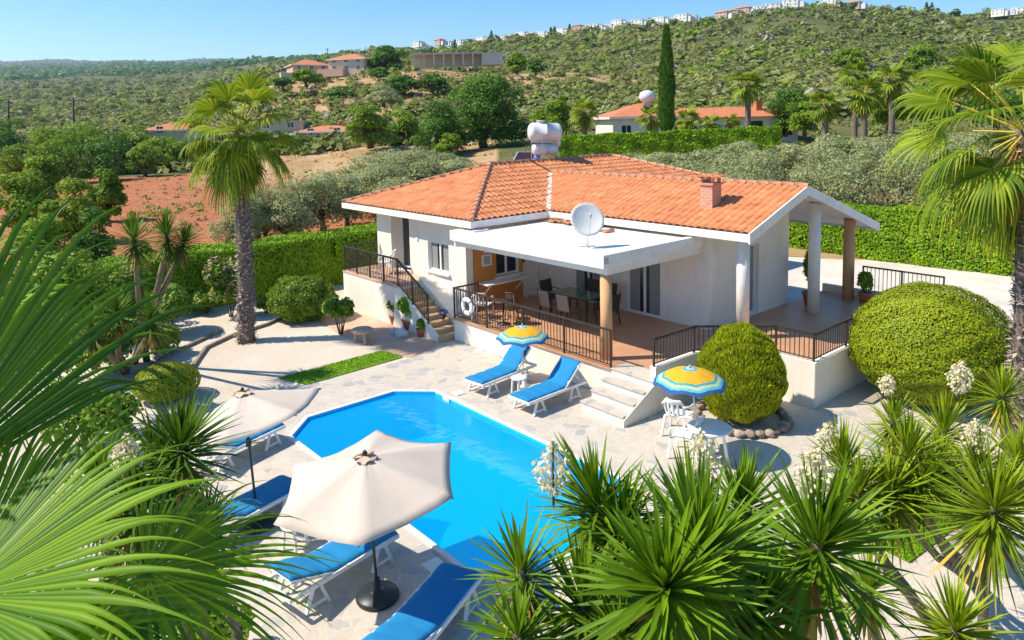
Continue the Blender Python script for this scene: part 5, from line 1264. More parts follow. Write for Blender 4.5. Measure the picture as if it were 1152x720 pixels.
def hedge(label, pts, width, hh, n, leaf, m_, z0=None, name='hedge', side_n=None, lump=.12):
    """pts: ground line of the front face in plan; the hedge lies to its left hand side by 'width'"""
    t = thing(name, label, 'hedge', (0, 0, 0), 0)
    P = [Vector((p[0], p[1])) for p in pts]; core = MB(); VV = []; QQ = []; RR = []; tot = sum((P[i + 1] - P[i]).length for i in range(len(P) - 1)); b0 = 0
    for i in range(len(P) - 1):
        a, b_ = P[i], P[i + 1]; d = (b_ - a); Ls = d.length; d.normalize(); s = Vector((-d.y, d.x))
        za = z0(a.x, a.y) if z0 else 0.0; zb = z0(b_.x, b_.y) if z0 else 0.0
        q4 = [a + s * .16 - d * .0, b_ + s * .16, b_ + s * (width - .16), a + s * (width - .16)]
        zz = [za, zb, zb, za]
        core.add([(p.x, p.y, z_ - .3) for p, z_ in zip(q4, zz)] + [(p.x, p.y, z_ + hh - .14) for p, z_ in zip(q4, zz)], [(3, 2, 1, 0), (4, 5, 6, 7), (0, 1, 5, 4), (1, 2, 6, 5), (2, 3, 7, 6), (3, 0, 4, 7)])
        m = int(n * Ls / tot); tt = rng.random(m) * Ls; per = 2 * hh + width; w_ = rng.random(m) * per
        side = np.where(w_ < hh, 0, np.where(w_ < hh + width, 1, 2))
        off = np.where(side == 0, 0, np.where(side == 1, w_ - hh, width)); zz_ = np.where(side == 0, w_, np.where(side == 1, hh, w_ - hh - width))
        X = a.x + d.x * tt + s.x * off; Y_ = a.y + d.y * tt + s.y * off; Zb = za + (zb - za) * tt / Ls
        lum = np.sin(tt * 2.1 + zz_ * 1.7) * .4 + np.sin(tt * 4.3 + off * 3 + 1) * .3 + np.sin(zz_ * 5 + tt * 1.1) * .3
        # rounded shoulders
        nx = np.where(side == 0, -1, np.where(side == 2, 1, 0.0)); nzv = np.where(side == 1, 1.0, 0.05)
        out = np.stack([s.x * nx, s.y * nx, nzv], 1); dist = lump * lum + rng.normal(0, .03, m)
        near_edge = np.where(side == 1, np.minimum(off, width - off), hh - zz_); shoulder = np.clip(.25 - near_edge, 0, .25) ** 2 * 2.2
        Pp = np.stack([X, Y_, Zb + zz_], 1) + out * (dist - shoulder)[:, None]
        N = nrm(out + rng.normal(size=(m, 3)) * .32 + [0, 0, .05]); D = nrm(np.cross(N, sph(m)) + [0, 0, .3]); L = leaf * (.6 + .8 * rng.random(m))
        v, q_, r_ = cards(Pp - D * L[:, None] * .4, D, N, L, L * .5, np.clip(.7 * rng.random(m) + .3 * (lum * .5 + .5), 0, 1)); VV.append(v); QQ.append(q_ + b0); RR.append(r_); b0 += len(v)
    # ends
    for (e, dd_) in ((P[0], -(P[1] - P[0]).normalized()), (P[-1], (P[-1] - P[-2]).normalized())):
        s = Vector((-(P[-1] - P[-2]).normalized().y, (P[-1] - P[-2]).normalized().x)); m = int(n * .04); zz0 = z0(e.x, e.y) if z0 else 0
        a_ = rng.random(m) * width; b_ = rng.random(m) * hh; Pp = np.stack([e.x + s.x * a_ + dd_.x * .12, e.y + s.y * a_ + dd_.y * .12, zz0 + b_], 1) + rng.normal(0, .04, (m, 3))
        N = nrm(np.array([dd_.x, dd_.y, .2]) + rng.normal(size=(m, 3)) * .5); D = nrm(np.cross(N, sph(m)) + [0, 0, .5]); L = leaf * (.6 + .8 * rng.random(m)); v, q_, r_ = cards(Pp, D, N, L, L * .5, rng.random(m)); VV.append(v); QQ.append(q_ + b0); RR.append(r_); b0 += len(v)
    core.build('inner_twigs', core_green, t); npmesh('foliage', np.concatenate(VV), np.concatenate(QQ), np.concatenate(RR), m_, t); return t
hedge('thick clipped green hedge on the left behind the palm and the side landing', [tuple(W(-16.2, 7.5)[:2]), tuple(W(-16.2, 1.0)[:2]), tuple(W(-16.0, -8.5)[:2])][::-1], 2.3, 2.0, 80000, .11, hedge_leaf)
hedge('long clipped green hedge behind the driveway on the right', [tuple(W(22, 22.0)[:2]), tuple(W(-0.8, 20.9)[:2]), tuple(W(-9.5, 20.5)[:2])][::-1], 2.2, 2.25, 90000, .12, hedge_leaf)
a, b = atd(628, 178, 62), atd(876, 185, 60)
hedge('tall green hedge in front of the neighbouring villa', [(a.x, a.y), (b.x, b.y)], 1.8, 2.95, 30000, .26, hedge_leaf, z0=lambda x, y: gz(x, y) - .15)

# yuccas
def yucca(label, heads, foot, m_=yucca_leaf, group=None, name='yucca', flowers=(), tr=.06, n=120, width=.046):
    """heads: (px, py, Y, leaf length, axis)"""
    t = thing(name, label, 'yucca', foot, 0, group); F3 = Vector(foot)
    for hd in heads:
        c = (hd[0] if isinstance(hd[0], Vector) else atd(hd[0], hd[1], hd[2])) - F3; L = hd[3]; ax = Vector(hd[4] if len(hd) > 4 else (random.uniform(-.2, .2), random.uniform(-.3, .1), 1)).normalized()
        v, q, r = rosette(tuple(c), L * 1.04, n=int(n * 1.5), axis=tuple(ax), width=width * .80 * (L / .65) ** .5)
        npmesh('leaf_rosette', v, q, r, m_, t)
        tb_ = c - ax * L * .6; k = MB(); mid = tb_.lerp(Vector((0, 0, 0)), .5) + Vector((random.uniform(-.08, .08), random.uniform(-.08, .08), 0)) - ax * .1
        pts = [Vector((0, 0, -.05)), Vector((0, 0, .02)).lerp(mid, .5) + Vector((random.uniform(-.04, .04), 0, 0)), mid, tb_, c - ax * .03]; k.tube(pts, [tr * 1.3, tr, tr * .85, tr * .8, tr * .6], 9); k.build('trunk', yucca_bark, t)
        # skirt of dry leaves
        v, q, r = rosette(tuple(c - ax * L * .5), L * .55, n=46, axis=(0, 0, 1), width=width * .8, lo=-88, rows=5, up0=5); npmesh('dry_skirt', v, q, r, dead_leaf, t)
    for fl_ in flowers:
        c = atd(fl_[0], fl_[1], fl_[2]) - F3; hh = fl_[3]; P = []; m = 330
        tz = rng.random(m); R0 = hh * .36 * np.sin(np.clip(tz * 1.05 + .05, 0, 1) * PI) ** .7; a_ = rng.random(m) * 2 * PI; br_ = np.floor(a_ / (2 * PI) * 9 + tz * 7) ; a_ = br_ * 2.4 + rng.normal(0, .25, m)
        rr_ = R0 * rng.random(m) ** .5
        P = np.stack([c.x + rr_ * np.cos(a_), c.y + rr_ * np.sin(a_), c.z + (tz - .5) * hh + rr_ * .25], 1); D = nrm(np.stack([np.cos(a_) * .4, np.sin(a_) * .4, -np.ones(m) * .7], 1) + rng.normal(0, .5, (m, 3))); N = nrm(np.cross(D, sph(m)))
        v, q, r = cards(P, D, N, .05, .032, rng.random(m)); npmesh('flower_spike', v, q, r, petal, t)
        k = MB(); k.tube([c - Vector((0, 0, hh * .8)), c + Vector((0, 0, hh * .5))], .012, 5); k.build('flower_stalk', yucca_bark, t)
    return t
gp = 'yuccas in the foreground bed'
yucca('largest yucca in the bottom middle, two bright fans of leaves overlapping the pool corner', [(790, 612, 4.7, .74, (0, -.35, 1)), (748, 652, 4.4, .66, (-.2, -.5, 1)), (850, 685, 4.9, .66, (.1, -.3, 1))], (1.35, 4.9, 0), group=gp, n=135, width=.054)
yucca('yucca right of the largest one, with a cream flower spike at its top right', [(925, 600, 5.1, .74, (.1, -.3, 1))], (2.3, 5.3, 0), group=gp, flowers=[(917, 532, 5.3, .42)], n=130, width=.05)
yucca('yucca with a cream flower spike standing in front of the pool\'s right end', [(668, 558, 5.9, .66, (-.3, -.1, 1)), (700, 590, 5.7, .6, (0, -.3, 1))], (0.9, 6.1, 0), group=gp, flowers=[(622, 525, 5.9, .46)], n=120)
yucca('yucca at the pool\'s near corner, the leftmost pair of heads in the bottom middle', [(585, 632, 5.1, .50, (-.1, -.1, 1)), (581, 706, 4.7, .44, (-.1, -.2, 1))], (0.15, 5.0, 0), group=gp, n=70, width=.04)
yucca('dark drooping yucca low between the leftmost pair and the largest yucca', [(655, 668, 5.1, .56, (0, -.1, 1)), (700, 712, 4.7, .5, (0, -.2, 1))], (0.75, 5.1, 0), group=gp, n=100)
yucca('yucca behind the largest one, its cream flowers hiding the white chairs', [(835, 560, 6.2, .62, (.1, 0, 1)), (775, 565, 6.0, .55, (0, 0, 1))], (1.95, 6.3, 0), group=gp, flowers=[(788, 512, 6.1, .44)], n=100)
yucca('small yucca low at the right edge of the foreground group, leaning trunk', [(978, 655, 6.6, .42, (.1, 0, 1))], tuple(at(1010, 735, 0)), yucca_leaf_y, group=gp, n=80)
yucca('big round headed yucca at the right edge of the picture on a grey trunk', [(1122, 562, 6.6, .66, (.05, -.25, 1))], (4.55, 6.7, 0), yucca_leaf_y, group=gp, n=190, width=.038)
yucca('yucca at the bottom right in front of the big round headed one', [(1075, 700, 6.2, .52, (-.05, -.2, 1))], (3.9, 6.1, 0), yucca_leaf_y, group=gp, n=110)
yucca('yucca with a leaning trunk and three heads over the pale gravel right of centre', [(1022, 505, 8.2, .62, (0, -.1, 1)), (1000, 545, 7.9, .55, (-.3, -.1, 1)), (1040, 535, 8.0, .5, (.2, -.1, 1))], tuple(at(1098, 655, 0)), yucca_leaf_y, group=gp, n=120)
yucca('yucca just left of the gravel path with faded flowers and a long bare trunk', [(948, 515, 8.2, .56, (-.1, 0, 1)), (965, 548, 7.8, .52, (0, -.1, 1))], tuple(at(1042, 690, 0)), yucca_leaf_y, group=gp, flowers=[(932, 490, 8.3, .36)], n=110)
yucca('yucca with a pale flower spike in front of the huge round bush', [(1062, 478, 9.6, .62, (0, 0, 1))], tuple(at(1075, 560, 0)), yucca_leaf_y, group=gp, flowers=[(1080, 424, 9.7, .46)], n=110)
yucca('yucca with the largest open flower spike, left of the right hand palm trunk', [(1098, 520, 8.3, .58, (0, 0, 1)), (1058, 520, 8.6, .5, (-.2, 0, 1))], tuple(at(1110, 600, 0)), yucca_leaf_y, group=gp, flowers=[(1098, 490, 8.3, .42)], n=110)
yucca('small yucca at the far right edge behind the big round headed one', [(1146, 512, 8.6, .52, (0, 0, 1))], tuple(at(1160, 590, 0)), yucca_leaf_y, group=gp, n=90)
yucca('yellowish yucca between the huge round bush and the right hand palm trunk', [(1128, 438, 12.2, .60, (0, 0, 1))], tuple(at(1130, 500, 0)), yucca_leaf_y, group=gp, n=110)
yucca('small yucca in front of the huge round bush, faded flower spike', [(1005, 468, 10.6, .5, (0, 0, 1))], tuple(at(1012, 520, 0)), yucca_leaf_y, group=gp, flowers=[(998, 432, 10.6, .32)], n=90)
gl_ = 'yuccas in the left bed'
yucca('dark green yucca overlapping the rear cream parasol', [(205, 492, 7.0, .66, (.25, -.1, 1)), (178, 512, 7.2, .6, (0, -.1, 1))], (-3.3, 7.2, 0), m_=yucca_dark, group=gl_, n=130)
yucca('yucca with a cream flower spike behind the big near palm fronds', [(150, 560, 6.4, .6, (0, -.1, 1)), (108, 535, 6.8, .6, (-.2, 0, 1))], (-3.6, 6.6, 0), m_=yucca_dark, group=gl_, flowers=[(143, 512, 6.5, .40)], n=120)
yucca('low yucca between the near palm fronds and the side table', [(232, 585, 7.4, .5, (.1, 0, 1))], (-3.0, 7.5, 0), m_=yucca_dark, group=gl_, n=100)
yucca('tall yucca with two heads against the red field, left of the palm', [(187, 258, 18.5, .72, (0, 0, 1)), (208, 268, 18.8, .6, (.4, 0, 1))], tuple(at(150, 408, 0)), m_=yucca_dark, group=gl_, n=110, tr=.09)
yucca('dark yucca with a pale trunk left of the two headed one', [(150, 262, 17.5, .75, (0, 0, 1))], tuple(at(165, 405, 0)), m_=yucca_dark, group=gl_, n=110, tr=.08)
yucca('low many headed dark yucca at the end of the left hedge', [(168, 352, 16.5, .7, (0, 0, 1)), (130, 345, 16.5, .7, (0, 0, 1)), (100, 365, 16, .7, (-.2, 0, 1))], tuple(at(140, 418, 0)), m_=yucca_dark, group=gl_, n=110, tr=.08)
for i, (px, py, r_, h_, lb) in enumerate(((120, 372, 1.3, 2.4, 'tall leafy green shrub in front of the left hedge end'), (75, 385, 1.5, 3.0, 'tall leafy shrub near the left edge beside the dark yuccas'), (190, 375, 1.0, 1.7, 'leafy shrub left of the oleander at the hedge foot'), (60, 440, 1.5, 2.0, 'dark green shrub at the left edge behind the near palm fronds'), (130, 418, 1.2, 1.5, 'dark green shrub at the foot of the low many headed yucca'), (20, 400, 1.6, 2.6, 'tall dark shrub at the far left edge of the garden'), (110, 500, 1.0, 1.3, 'green shrub left of the small clipped bush'), (175, 398, .9, .9, 'low shrub in the shade at the end of the left hedge'))):
    q = at(px, py, 0); tuft('garden_shrub', lb, (q.x, q.y), r_, h_, 3500, .14, shrub_leaf)
for i, (x, y, r_, h_, lb) in enumerate(((-5.2, 5.6, 1.0, 1.6, 'shrub in the left bed below the near fronds'), (-3.9, 8.2, .7, .8, 'low shrub beside the dark green yucca at the parasol'))):
    tuft('garden_shrub', lb, (x, y), r_, h_, 3000, .12, shrub_leaf)

# palms
def palm(label, foot, top, nl=34, R=.95, pet=1.0, seed=1, m_=palm_leaf, r0=.24, r1=.17, group=None, seg=40, skirt=14, boots=True, lo=-68, name='fan_palm', rows=8, tipdead=.15, drp=.36):
    g = np.random.default_rng(seed); t = thing(name, label, 'palm tree', foot, 0, group); F3 = np.array(foot); c = np.array(top) - F3
    parts = []; pets = []; deadp = []
    for i in range(nl):
        f_ = (i + .5) / nl; ph = i * 2.39996 + g.normal(0, .2); el = math.radians(82 - (82 - lo) * f_ ** 1.05 + g.normal(0, 6))
        hor = np.array([math.cos(ph), math.sin(ph), 0]); d = hor * math.cos(el) + np.array([0, 0, math.sin(el)])
        L = pet * (.75 + .4 * g.random()) * (1 - .25 * (f_ > .8)); el2 = el - math.radians(18 + 14 * f_); d2 = hor * math.cos(el2) + np.array([0, 0, math.sin(el2)])
        hub = c + d * L * .6 + d2 * L * .4; pets.append(nb_tube(c + d * .08, hub, .028 * r0 / .24 + .006, .016, .02, rnd=g.random() * .8))
        nn = np.array([0, 0, 1.0]) - d2 * d2[2]
        if abs(d2[2]) > .9: nn = -hor * (1 if d2[2] > 0 else -1)
        nn = nrm(nn + np.cross(d2, nn) * g.normal(0, .35))
        parts.append(fan(hub, d2, nn, R * (.85 + .3 * g.random()), n=seg, spread=105 + 15 * g.random(), fused=.5, droop=drp * (.55 + .75 * f_), cup=.10 + .15 * g.random(), rows=rows, seed=int(g.integers(1e9)), tipdead=tipdead + .25 * (f_ > .7)))
    v, q, r = join(parts); npmesh('crown', v, q, r, m_, t)
    v, q, r = join(pets); npmesh('leaf_stalks', v, q, r, petiole_mat, t)
    for i in range(skirt):
        ph = i * 2.39996 + 1; hor = np.array([math.cos(ph), math.sin(ph), 0]); d = nrm(hor * .45 + np.array([0, 0, -1.0])); hub = c + d * pet * .55
        deadp.append(fan(hub, d, nrm(hor + [0, 0, .3]), R * .7, n=22, spread=60, fused=.3, droop=.2, cup=-.2, rows=6, seed=i + seed * 7)); deadp.append(nb_tube(c, hub, .03, .02))
    if deadp: v, q, r = join(deadp); npmesh('dead_leaves', v, q, r, dead_leaf, t)
    T = MB(); k = 22; pts = []; rad = []; c_ = Vector(c)
    for i in range(k + 1):
        s = i / k; w = math.sin(s * PI) * .10; pts.append(Vector((0, 0, -.1)).lerp(c_ + Vector((0, 0, .1)), s) + Vector((w * .6, 0, 0))); rad.append((r0 * 1.35 if i == 0 else r0 * (1.0 + .22 * math.exp(-s * 14))) * (1 - s) + r1 * s + .008 * (i % 2))
    T.tube(pts, rad, 14); tk = T.build('trunk', palm_bark, t)
    if boots:
        m = int((c[2]) * 150); ss = g.random(m) * .98; a_ = g.random(m) * 2 * PI; P0 = np.array([tuple(pts[min(int(s * k), k)]) for s in ss]); hgt = ss * (c[2])
        P0[:, 2] = hgt; px_ = np.interp(ss, np.linspace(0, 1, k + 1), [p.x for p in pts]); py_ = np.interp(ss, np.linspace(0, 1, k + 1), [p.y for p in pts]); rd = np.interp(ss, np.linspace(0, 1, k + 1), rad)
        P0[:, 0] = px_ + np.cos(a_) * rd * .96; P0[:, 1] = py_ + np.sin(a_) * rd * .96; out = np.stack([np.cos(a_), np.sin(a_), np.zeros(m)], 1)
        D = nrm(out * .75 + np.array([0, 0, 1.0]) * g.normal(.35, .35, (m, 1)) + g.normal(0, .2, (m, 3))); N = nrm(np.cross(D, np.cross([0, 0, 1.0], out) * 1.0 + 1e-3)); L = .10 + .08 * g.random(m)
        v, q, r = cards(P0, D, N, L, .09, g.random(m)); npmesh('bark_boots', v, q, r, boot_mat, t)
    return t
pt = at(277, 383, 0); pc_ = atd(268, 150, pt.y - .1)
palm('tall fan palm with a drooping crown standing on the gravel left of the villa', (pt.x, pt.y, 0), tuple(pc_), nl=36, R=1.0, pet=1.2, lo=-84, drp=.42, seed=4, r0=.23, r1=.19, skirt=8, seg=34)
pc_ = atd(1154, 150, 14.0)
palm('fan palm leaning into the right edge of the picture, its crown above the driveway', (10.25, 14.1, 0), tuple(pc_), nl=32, R=1.2, pet=1.55, lo=-80, seed=9, r0=.19, r1=.17, skirt=12, seg=42, rows=9, tipdead=.22)

# the near palm whose fronds fill the left edge
npf = (-3.0, 1.9, 0); t = thing('fan_palm', 'near fan palm at the left edge, its huge bright fronds reaching into the picture', 'palm tree', npf, 0); NC = np.array([-2.9, 2.0, 4.75]) - np.array(npf)
def near(hub, tip, R, nrmv, seed, n=46, spread=112, fused=.5, droop=.35, cup=.15, m_=palm_near, rows=12, tipdead=.1):
    h_ = np.array(atd(*hub)) - np.array(npf); e = np.array(atd(*tip)) - np.array(npf)
    v, q, r = fan(h_, e - h_, nrmv, R, n=n, spread=spread, fused=fused, droop=droop, cup=cup, rows=rows, seed=seed, tipdead=tipdead, irregular=.10, taper=1.3, foldk=.42)
    o_ = npmesh('frond', v, q, r, m_, t)
    v, q, r = nb_tube(NC, h_, .022, .014, .05, rnd=.3); npmesh('stalk', v, q, r, petiole_mat, o_)
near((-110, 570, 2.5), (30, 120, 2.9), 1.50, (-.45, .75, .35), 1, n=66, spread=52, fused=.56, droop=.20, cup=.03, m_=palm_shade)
near((-50, 672, 2.2), (180, 500, 2.5), .88, (-.15, -.5, .8), 2, n=82, spread=105, fused=.55, droop=.16, cup=.12)
near((165, 642, 3.4), (380, 650, 3.5), .93, (.05, -.2, .95), 3, n=70, spread=118, fused=.42, droop=.22, cup=.22)
near((-60, 780, 2.1), (240, 730, 2.3), .74, (.1, -.4, .9), 4, n=76, spread=100, fused=.5, droop=.2, cup=.15)
near((-95, 330, 4.2), (40, 250, 4.6), .95, (-.1, -.3, .9), 5, n=56, spread=100, fused=.45, droop=.3, cup=.1)
near((-90, 500, 3.1), (170, 330, 3.3), 1.05, (-.15, -.1, .95), 7, n=56, spread=62, fused=.42, droop=.42, cup=.1)
near((-60, 420, 3.6), (110, 250, 3.8), .95, (-.2, .1, .95), 8, n=50, spread=66, fused=.42, droop=.38, cup=.1)
near((60, 745, 2.9), (210, 730, 3.0), .70, (.1, -.3, .9), 6, n=64, spread=115, fused=.45, droop=.35, cup=.2)
m_ = MB(); m_.tube([(0, 0, -.05), (.05, 0, 2.4), tuple(NC)], [.2, .17, .15], 14); m_.build('trunk', palm_bark, t)

# ------------------------------------------------------------------ middle distance and hillside
def tree(label, name, px, top, wpx, Y, m_, leaf, n, base=None, cat='tree', group=None, lob=16, trunk=True, olive=False, tall=1.0):
    d = ray(px, 140); x = d[0] / d[1] * Y; z0 = gz(x, Y) if base is None else atd(px, base, Y).z; zt_ = atd(px, top, Y).z; hh = max(zt_ - z0, .8); rx = wpx / 2 / F * Y
    t = thing(name, label, cat, (x, Y, z0 - .1), random.random() * 6, group)
    L_ = []
    for k in range(lob):
        a = random.random() * 2 * PI; q = random.random() ** .5 * .62; zz = random.uniform(.12, .80); sh = 1 - .45 * max(0, zz - .5) / .5
        s_ = random.uniform(.26, .42); L_.append((rx * q * sh * math.cos(a), rx * q * sh * math.sin(a), hh * zz, rx * s_, rx * s_, hh * random.uniform(.13, .22)))
    L_.append((0, 0, hh * .84, rx * .4, rx * .4, hh * .15)); L_.append((0, 0, hh * .5, rx * .6, rx * .6, hh * .25))
    v, q, r = crown(L_, n, leaf, flat=.6, shell=.55, up=.65, tone=.4); npmesh('crown', v, q, r, m_, t)
    T = MB(); r0_ = max(.05, rx * .07)
    T.tube([(0, 0, -.3), (.05 * rx, 0, hh * .2), (.02, .05 * rx, hh * .6)], [r0_ * 1.5, r0_, r0_ * .4], 7)
    for k in range(5):
        a = k * 1.26; T.tube([(0, 0, hh * (.12 + .05 * k)), (rx * .3 * math.cos(a), rx * .3 * math.sin(a), hh * (.4 + .03 * k)), (rx * .55 * math.cos(a), rx * .55 * math.sin(a), hh * (.6 + .03 * k))], [r0_ * .6, r0_ * .4, r0_ * .15], 5)
    T.build('trunk', bark, t); return t
big = [
 ('tallest dark broadleaf tree, behind the villa roof at its left', 545, 80, 112, 96, tree_leaf, 9000, 176),
 ('broad green tree joined to the left side of the tallest dark tree', 492, 112, 66, 92, tree_leaf, 5000, 176),
 ('bright green bush between the two big trees at their foot', 505, 148, 40, 88, tree_leaf2, 1800, 178),
 ('green carob tree left of the tallest dark tree, at the foot of the dry slope', 416, 116, 66, 102, tree_leaf2, 4200, 164),
 ('rounded green tree between the carob tree and the big dark one', 452, 122, 56, 108, tree_leaf2, 3200, 166),
 ('low olive green bush under the pink houses', 385, 96, 44, 165, tree_leaf, 1200, 112),
 ('bright green bush in front of the left pink house', 347, 76, 38, 172, tree_leaf2, 1400, 96),
 ('dark round bush at the left foot of the pink houses', 321, 86, 28, 176, tree_leaf, 800, 100),
 ('dark tree to the right of the pink houses on the ridge', 437, 50, 46, 215, tree_leaf, 1800, 80),
 ('dark bush below the tree right of the pink houses', 431, 75, 30, 190, tree_leaf, 900, 90),
 ('dark green shrub on the dry slope below the concrete building', 487, 82, 48, 158, tree_leaf, 1300, 102),
 ('second dark shrub on the dry slope, farther left', 455, 84, 40, 160, tree_leaf, 1100, 104),
 ('bright shrub in the dry grass right of the concrete building', 583, 58, 32, 185, tree_leaf2, 1100, 82),
 ('darker shrub joined to the bright one right of the concrete building', 604, 66, 26, 178, tree_leaf, 700, 82),
 ('grey green shrub on the slope to the left of the big trees', 432, 95, 44, 128, olive_leaf, 1200, 118),
 ('bright green tree behind the water heater', 628, 110, 40, 84, tree_leaf2, 2200, 150),
 ('tall bright green pine behind the hedge, right of the water heater', 632, 104, 26, 88, tree_leaf2, 1500, 150),
 ('bright green bush between the water heater and the hedge palm', 608, 120, 26, 86, tree_leaf2, 1000, 152),
 ('round bright tree in front of the scrub above the right palms', 955, 52, 44, 210, tree_leaf2, 1600, 78),
 ('round bright tree just above the second palm behind the olive grove', 1030, 50, 50, 170, tree_leaf2, 2000, 82),
 ('wide green tree at the right end of the neighbouring villa', 888, 96, 70, 82, tree_leaf, 3400, 148),
 ('green tree behind the palm cluster on the right', 905, 112, 46, 78, tree_leaf2, 2000, 150),
 ('yellow green tree among the palm cluster behind the olive grove', 1000, 96, 44, 72, tree_leaf2, 2200, 142),
 ('green tree to the right of the palm cluster', 1045, 92, 60, 72, tree_leaf2, 2600, 142),
 ('dark tree at the right edge behind the big palm crown', 1120, 96, 70, 74, tree_leaf, 3000, 142),
]
for lb, px, top, w_, Y, m_, n, base in big: tree(lb, 'broadleaf_tree' if w_ > 45 else 'bushy_tree', px, top, w_ * 1.12, Y, m_, .30 * Y / 90, int(n * 2.0), base)
orch = [(12, 122, 60, 104), (48, 130, 52, 98), (88, 126, 62, 112), (128, 138, 54, 104), (150, 130, 46, 122), (182, 142, 60, 108), (215, 146, 50, 112), (240, 152, 40, 106), (60, 146, 54, 88), (110, 150, 60, 92), (20, 150, 60, 84), (160, 152, 40, 98), (-30, 130, 70, 96), (330, 142, 44, 112), (302, 150, 34, 110), (362, 150, 40, 112)]
words = ['leftmost in the picture', 'second from the left', 'behind the left pole', 'with a rounded top', 'beside the red roofed shed', 'at the near edge of the red field', 'behind the palm crown', 'at the corner of the red field', 'lower front one', 'front one at the field edge', 'at the far left edge', 'small one by the field', 'at the very edge of the frame', 'right of the palm crown', 'small one right of the palm trunk', 'before the dry slope']
for i, (px, top, w_, Y) in enumerate(orch):
    tree('green orchard tree beyond the red field, ' + words[i], 'orchard_tree', px, top + 9, w_ * 1.3, Y, tree_leaf2 if i % 3 else tree_leaf, .30 * Y / 90, 4200, None, group='orchard trees beyond the red field')
# olive grove behind the driveway hedge and olives by the red field
k = 0
for row, (Y, pys) in enumerate(((37, 166), (44, 158), (52, 150))):
    for px in range(700 - row * 20, 1180, 52 - row * 4):
        q = px + random.uniform(-12, 12)
        o_ = tree('grey green olive tree in the grove behind the driveway hedge, %s row' % ('front', 'middle', 'back')[row], 'olive_tree', q, pys + 8 + random.uniform(-6, 6) + 10 - (q - 700) * .07, (108, 92, 84)[row], Y + random.uniform(-1, 1), olive_leaf, .15 * Y / 45, 4600, None, group='olive grove %s row' % ('front', 'middle', 'back')[row], lob=20)
for i, (px, top, w_, Y, lb) in enumerate(((470, 162, 80, 58, 'large grey olive tree behind the left wing of the roof'), (425, 180, 70, 50, 'grey olive tree just beyond the left eave of the villa'), (508, 178, 60, 62, 'small olive tree behind the left roof hip'), (385, 192, 60, 46, 'grey olive tree above the hedge, left of the villa eave'), (330, 196, 66, 42, 'grey olive tree right of the palm trunk above the hedge'), (290, 206, 50, 40, 'olive tree directly behind the palm trunk'), (448, 196, 60, 46, 'low olive tree close behind the left eave'), (545, 182, 50, 66, 'pale olive tree left of the solar panel'), (262, 214, 56, 38, 'low olive tree left of the palm trunk above the hedge'), (358, 188, 70, 44, 'wide olive tree between the palm and the villa eave'), (405, 172, 70, 56, 'olive tree rising above the left corner of the roof'), (440, 165, 76, 66, 'pale olive tree at the near edge of the dry field'), (495, 170, 70, 70, 'pale olive tree in the dry grass above the roof hip'), (312, 210, 60, 40, 'grey olive tree just right of the palm trunk, low one'))):
    tree(lb, 'olive_tree', px, top, w_ * 1.25, Y, olive_leaf, .15 * Y / 45, 6500, None, lob=22)
for i, (px, top, w_, Y, lb) in enumerate(((15, 190, 90, 46, 'dense green bush at the left edge above the near fronds, front one'), (75, 196, 80, 42, 'dense green bush behind the left yuccas'), (112, 186, 46, 52, 'round green bush at the near left corner of the red field'), (40, 172, 70, 58, 'green bush behind the dense ones at the left edge'), (95, 228, 70, 30, 'dark bush just behind the dark yuccas'), (40, 236, 90, 28, 'dark bush at the left edge, lower than the orchard'), (150, 268, 50, 27, 'dark bush between the two headed yucca and the hedge'))):
    tree(lb, 'bushy_tree', px, top, w_, Y, tree_leaf2 if i != 4 else tree_leaf, .22 * Y / 45, 5200, None)
# cypress
def cypress(label, px, top, base, wpx, Y, n, leaf, group=None, name='cypress'):
    b_ = atd(px, base, Y); zt_ = atd(px, top, Y).z; hh = zt_ - b_.z; rx = wpx / 2 / F * Y; t = thing(name, label, 'cypress tree', tuple(b_), 0, group)
    s = rng.random(n) ** .9; a = rng.random(n) * 2 * PI; R_ = rx * np.minimum(1, np.minimum(s * 5 + .4, ((1 - s) * 1.9) ** .7)) * (.8 + .2 * rng.random(n)) * (1 + .12 * np.sin(a * 3 + s * 20))
    P = np.stack([R_ * np.cos(a), R_ * np.sin(a), s * hh], 1); out = np.stack([np.cos(a), np.sin(a), np.zeros(n)], 1); D = nrm(out * .35 + [0, 0, 1] + rng.normal(0, .15, (n, 3))); N = nrm(out + rng.normal(0, .4, (n, 3))); v, q, r = cards(P, D, N, leaf, leaf * .35, rng.random(n)); npmesh('crown', v, q, r, cypress_leaf, t)
    c_ = MB(); c_.tube([(0, 0, -.5), (0, 0, hh * .1), (0, 0, hh * .9)], [rx * .3, rx * .55, rx * .08], 8); c_.build('trunk', core_green, t); return t
cypress('tall slim cypress in front of the neighbouring villa', 750, 32, 152, 15.5, 63, 5200, .42)
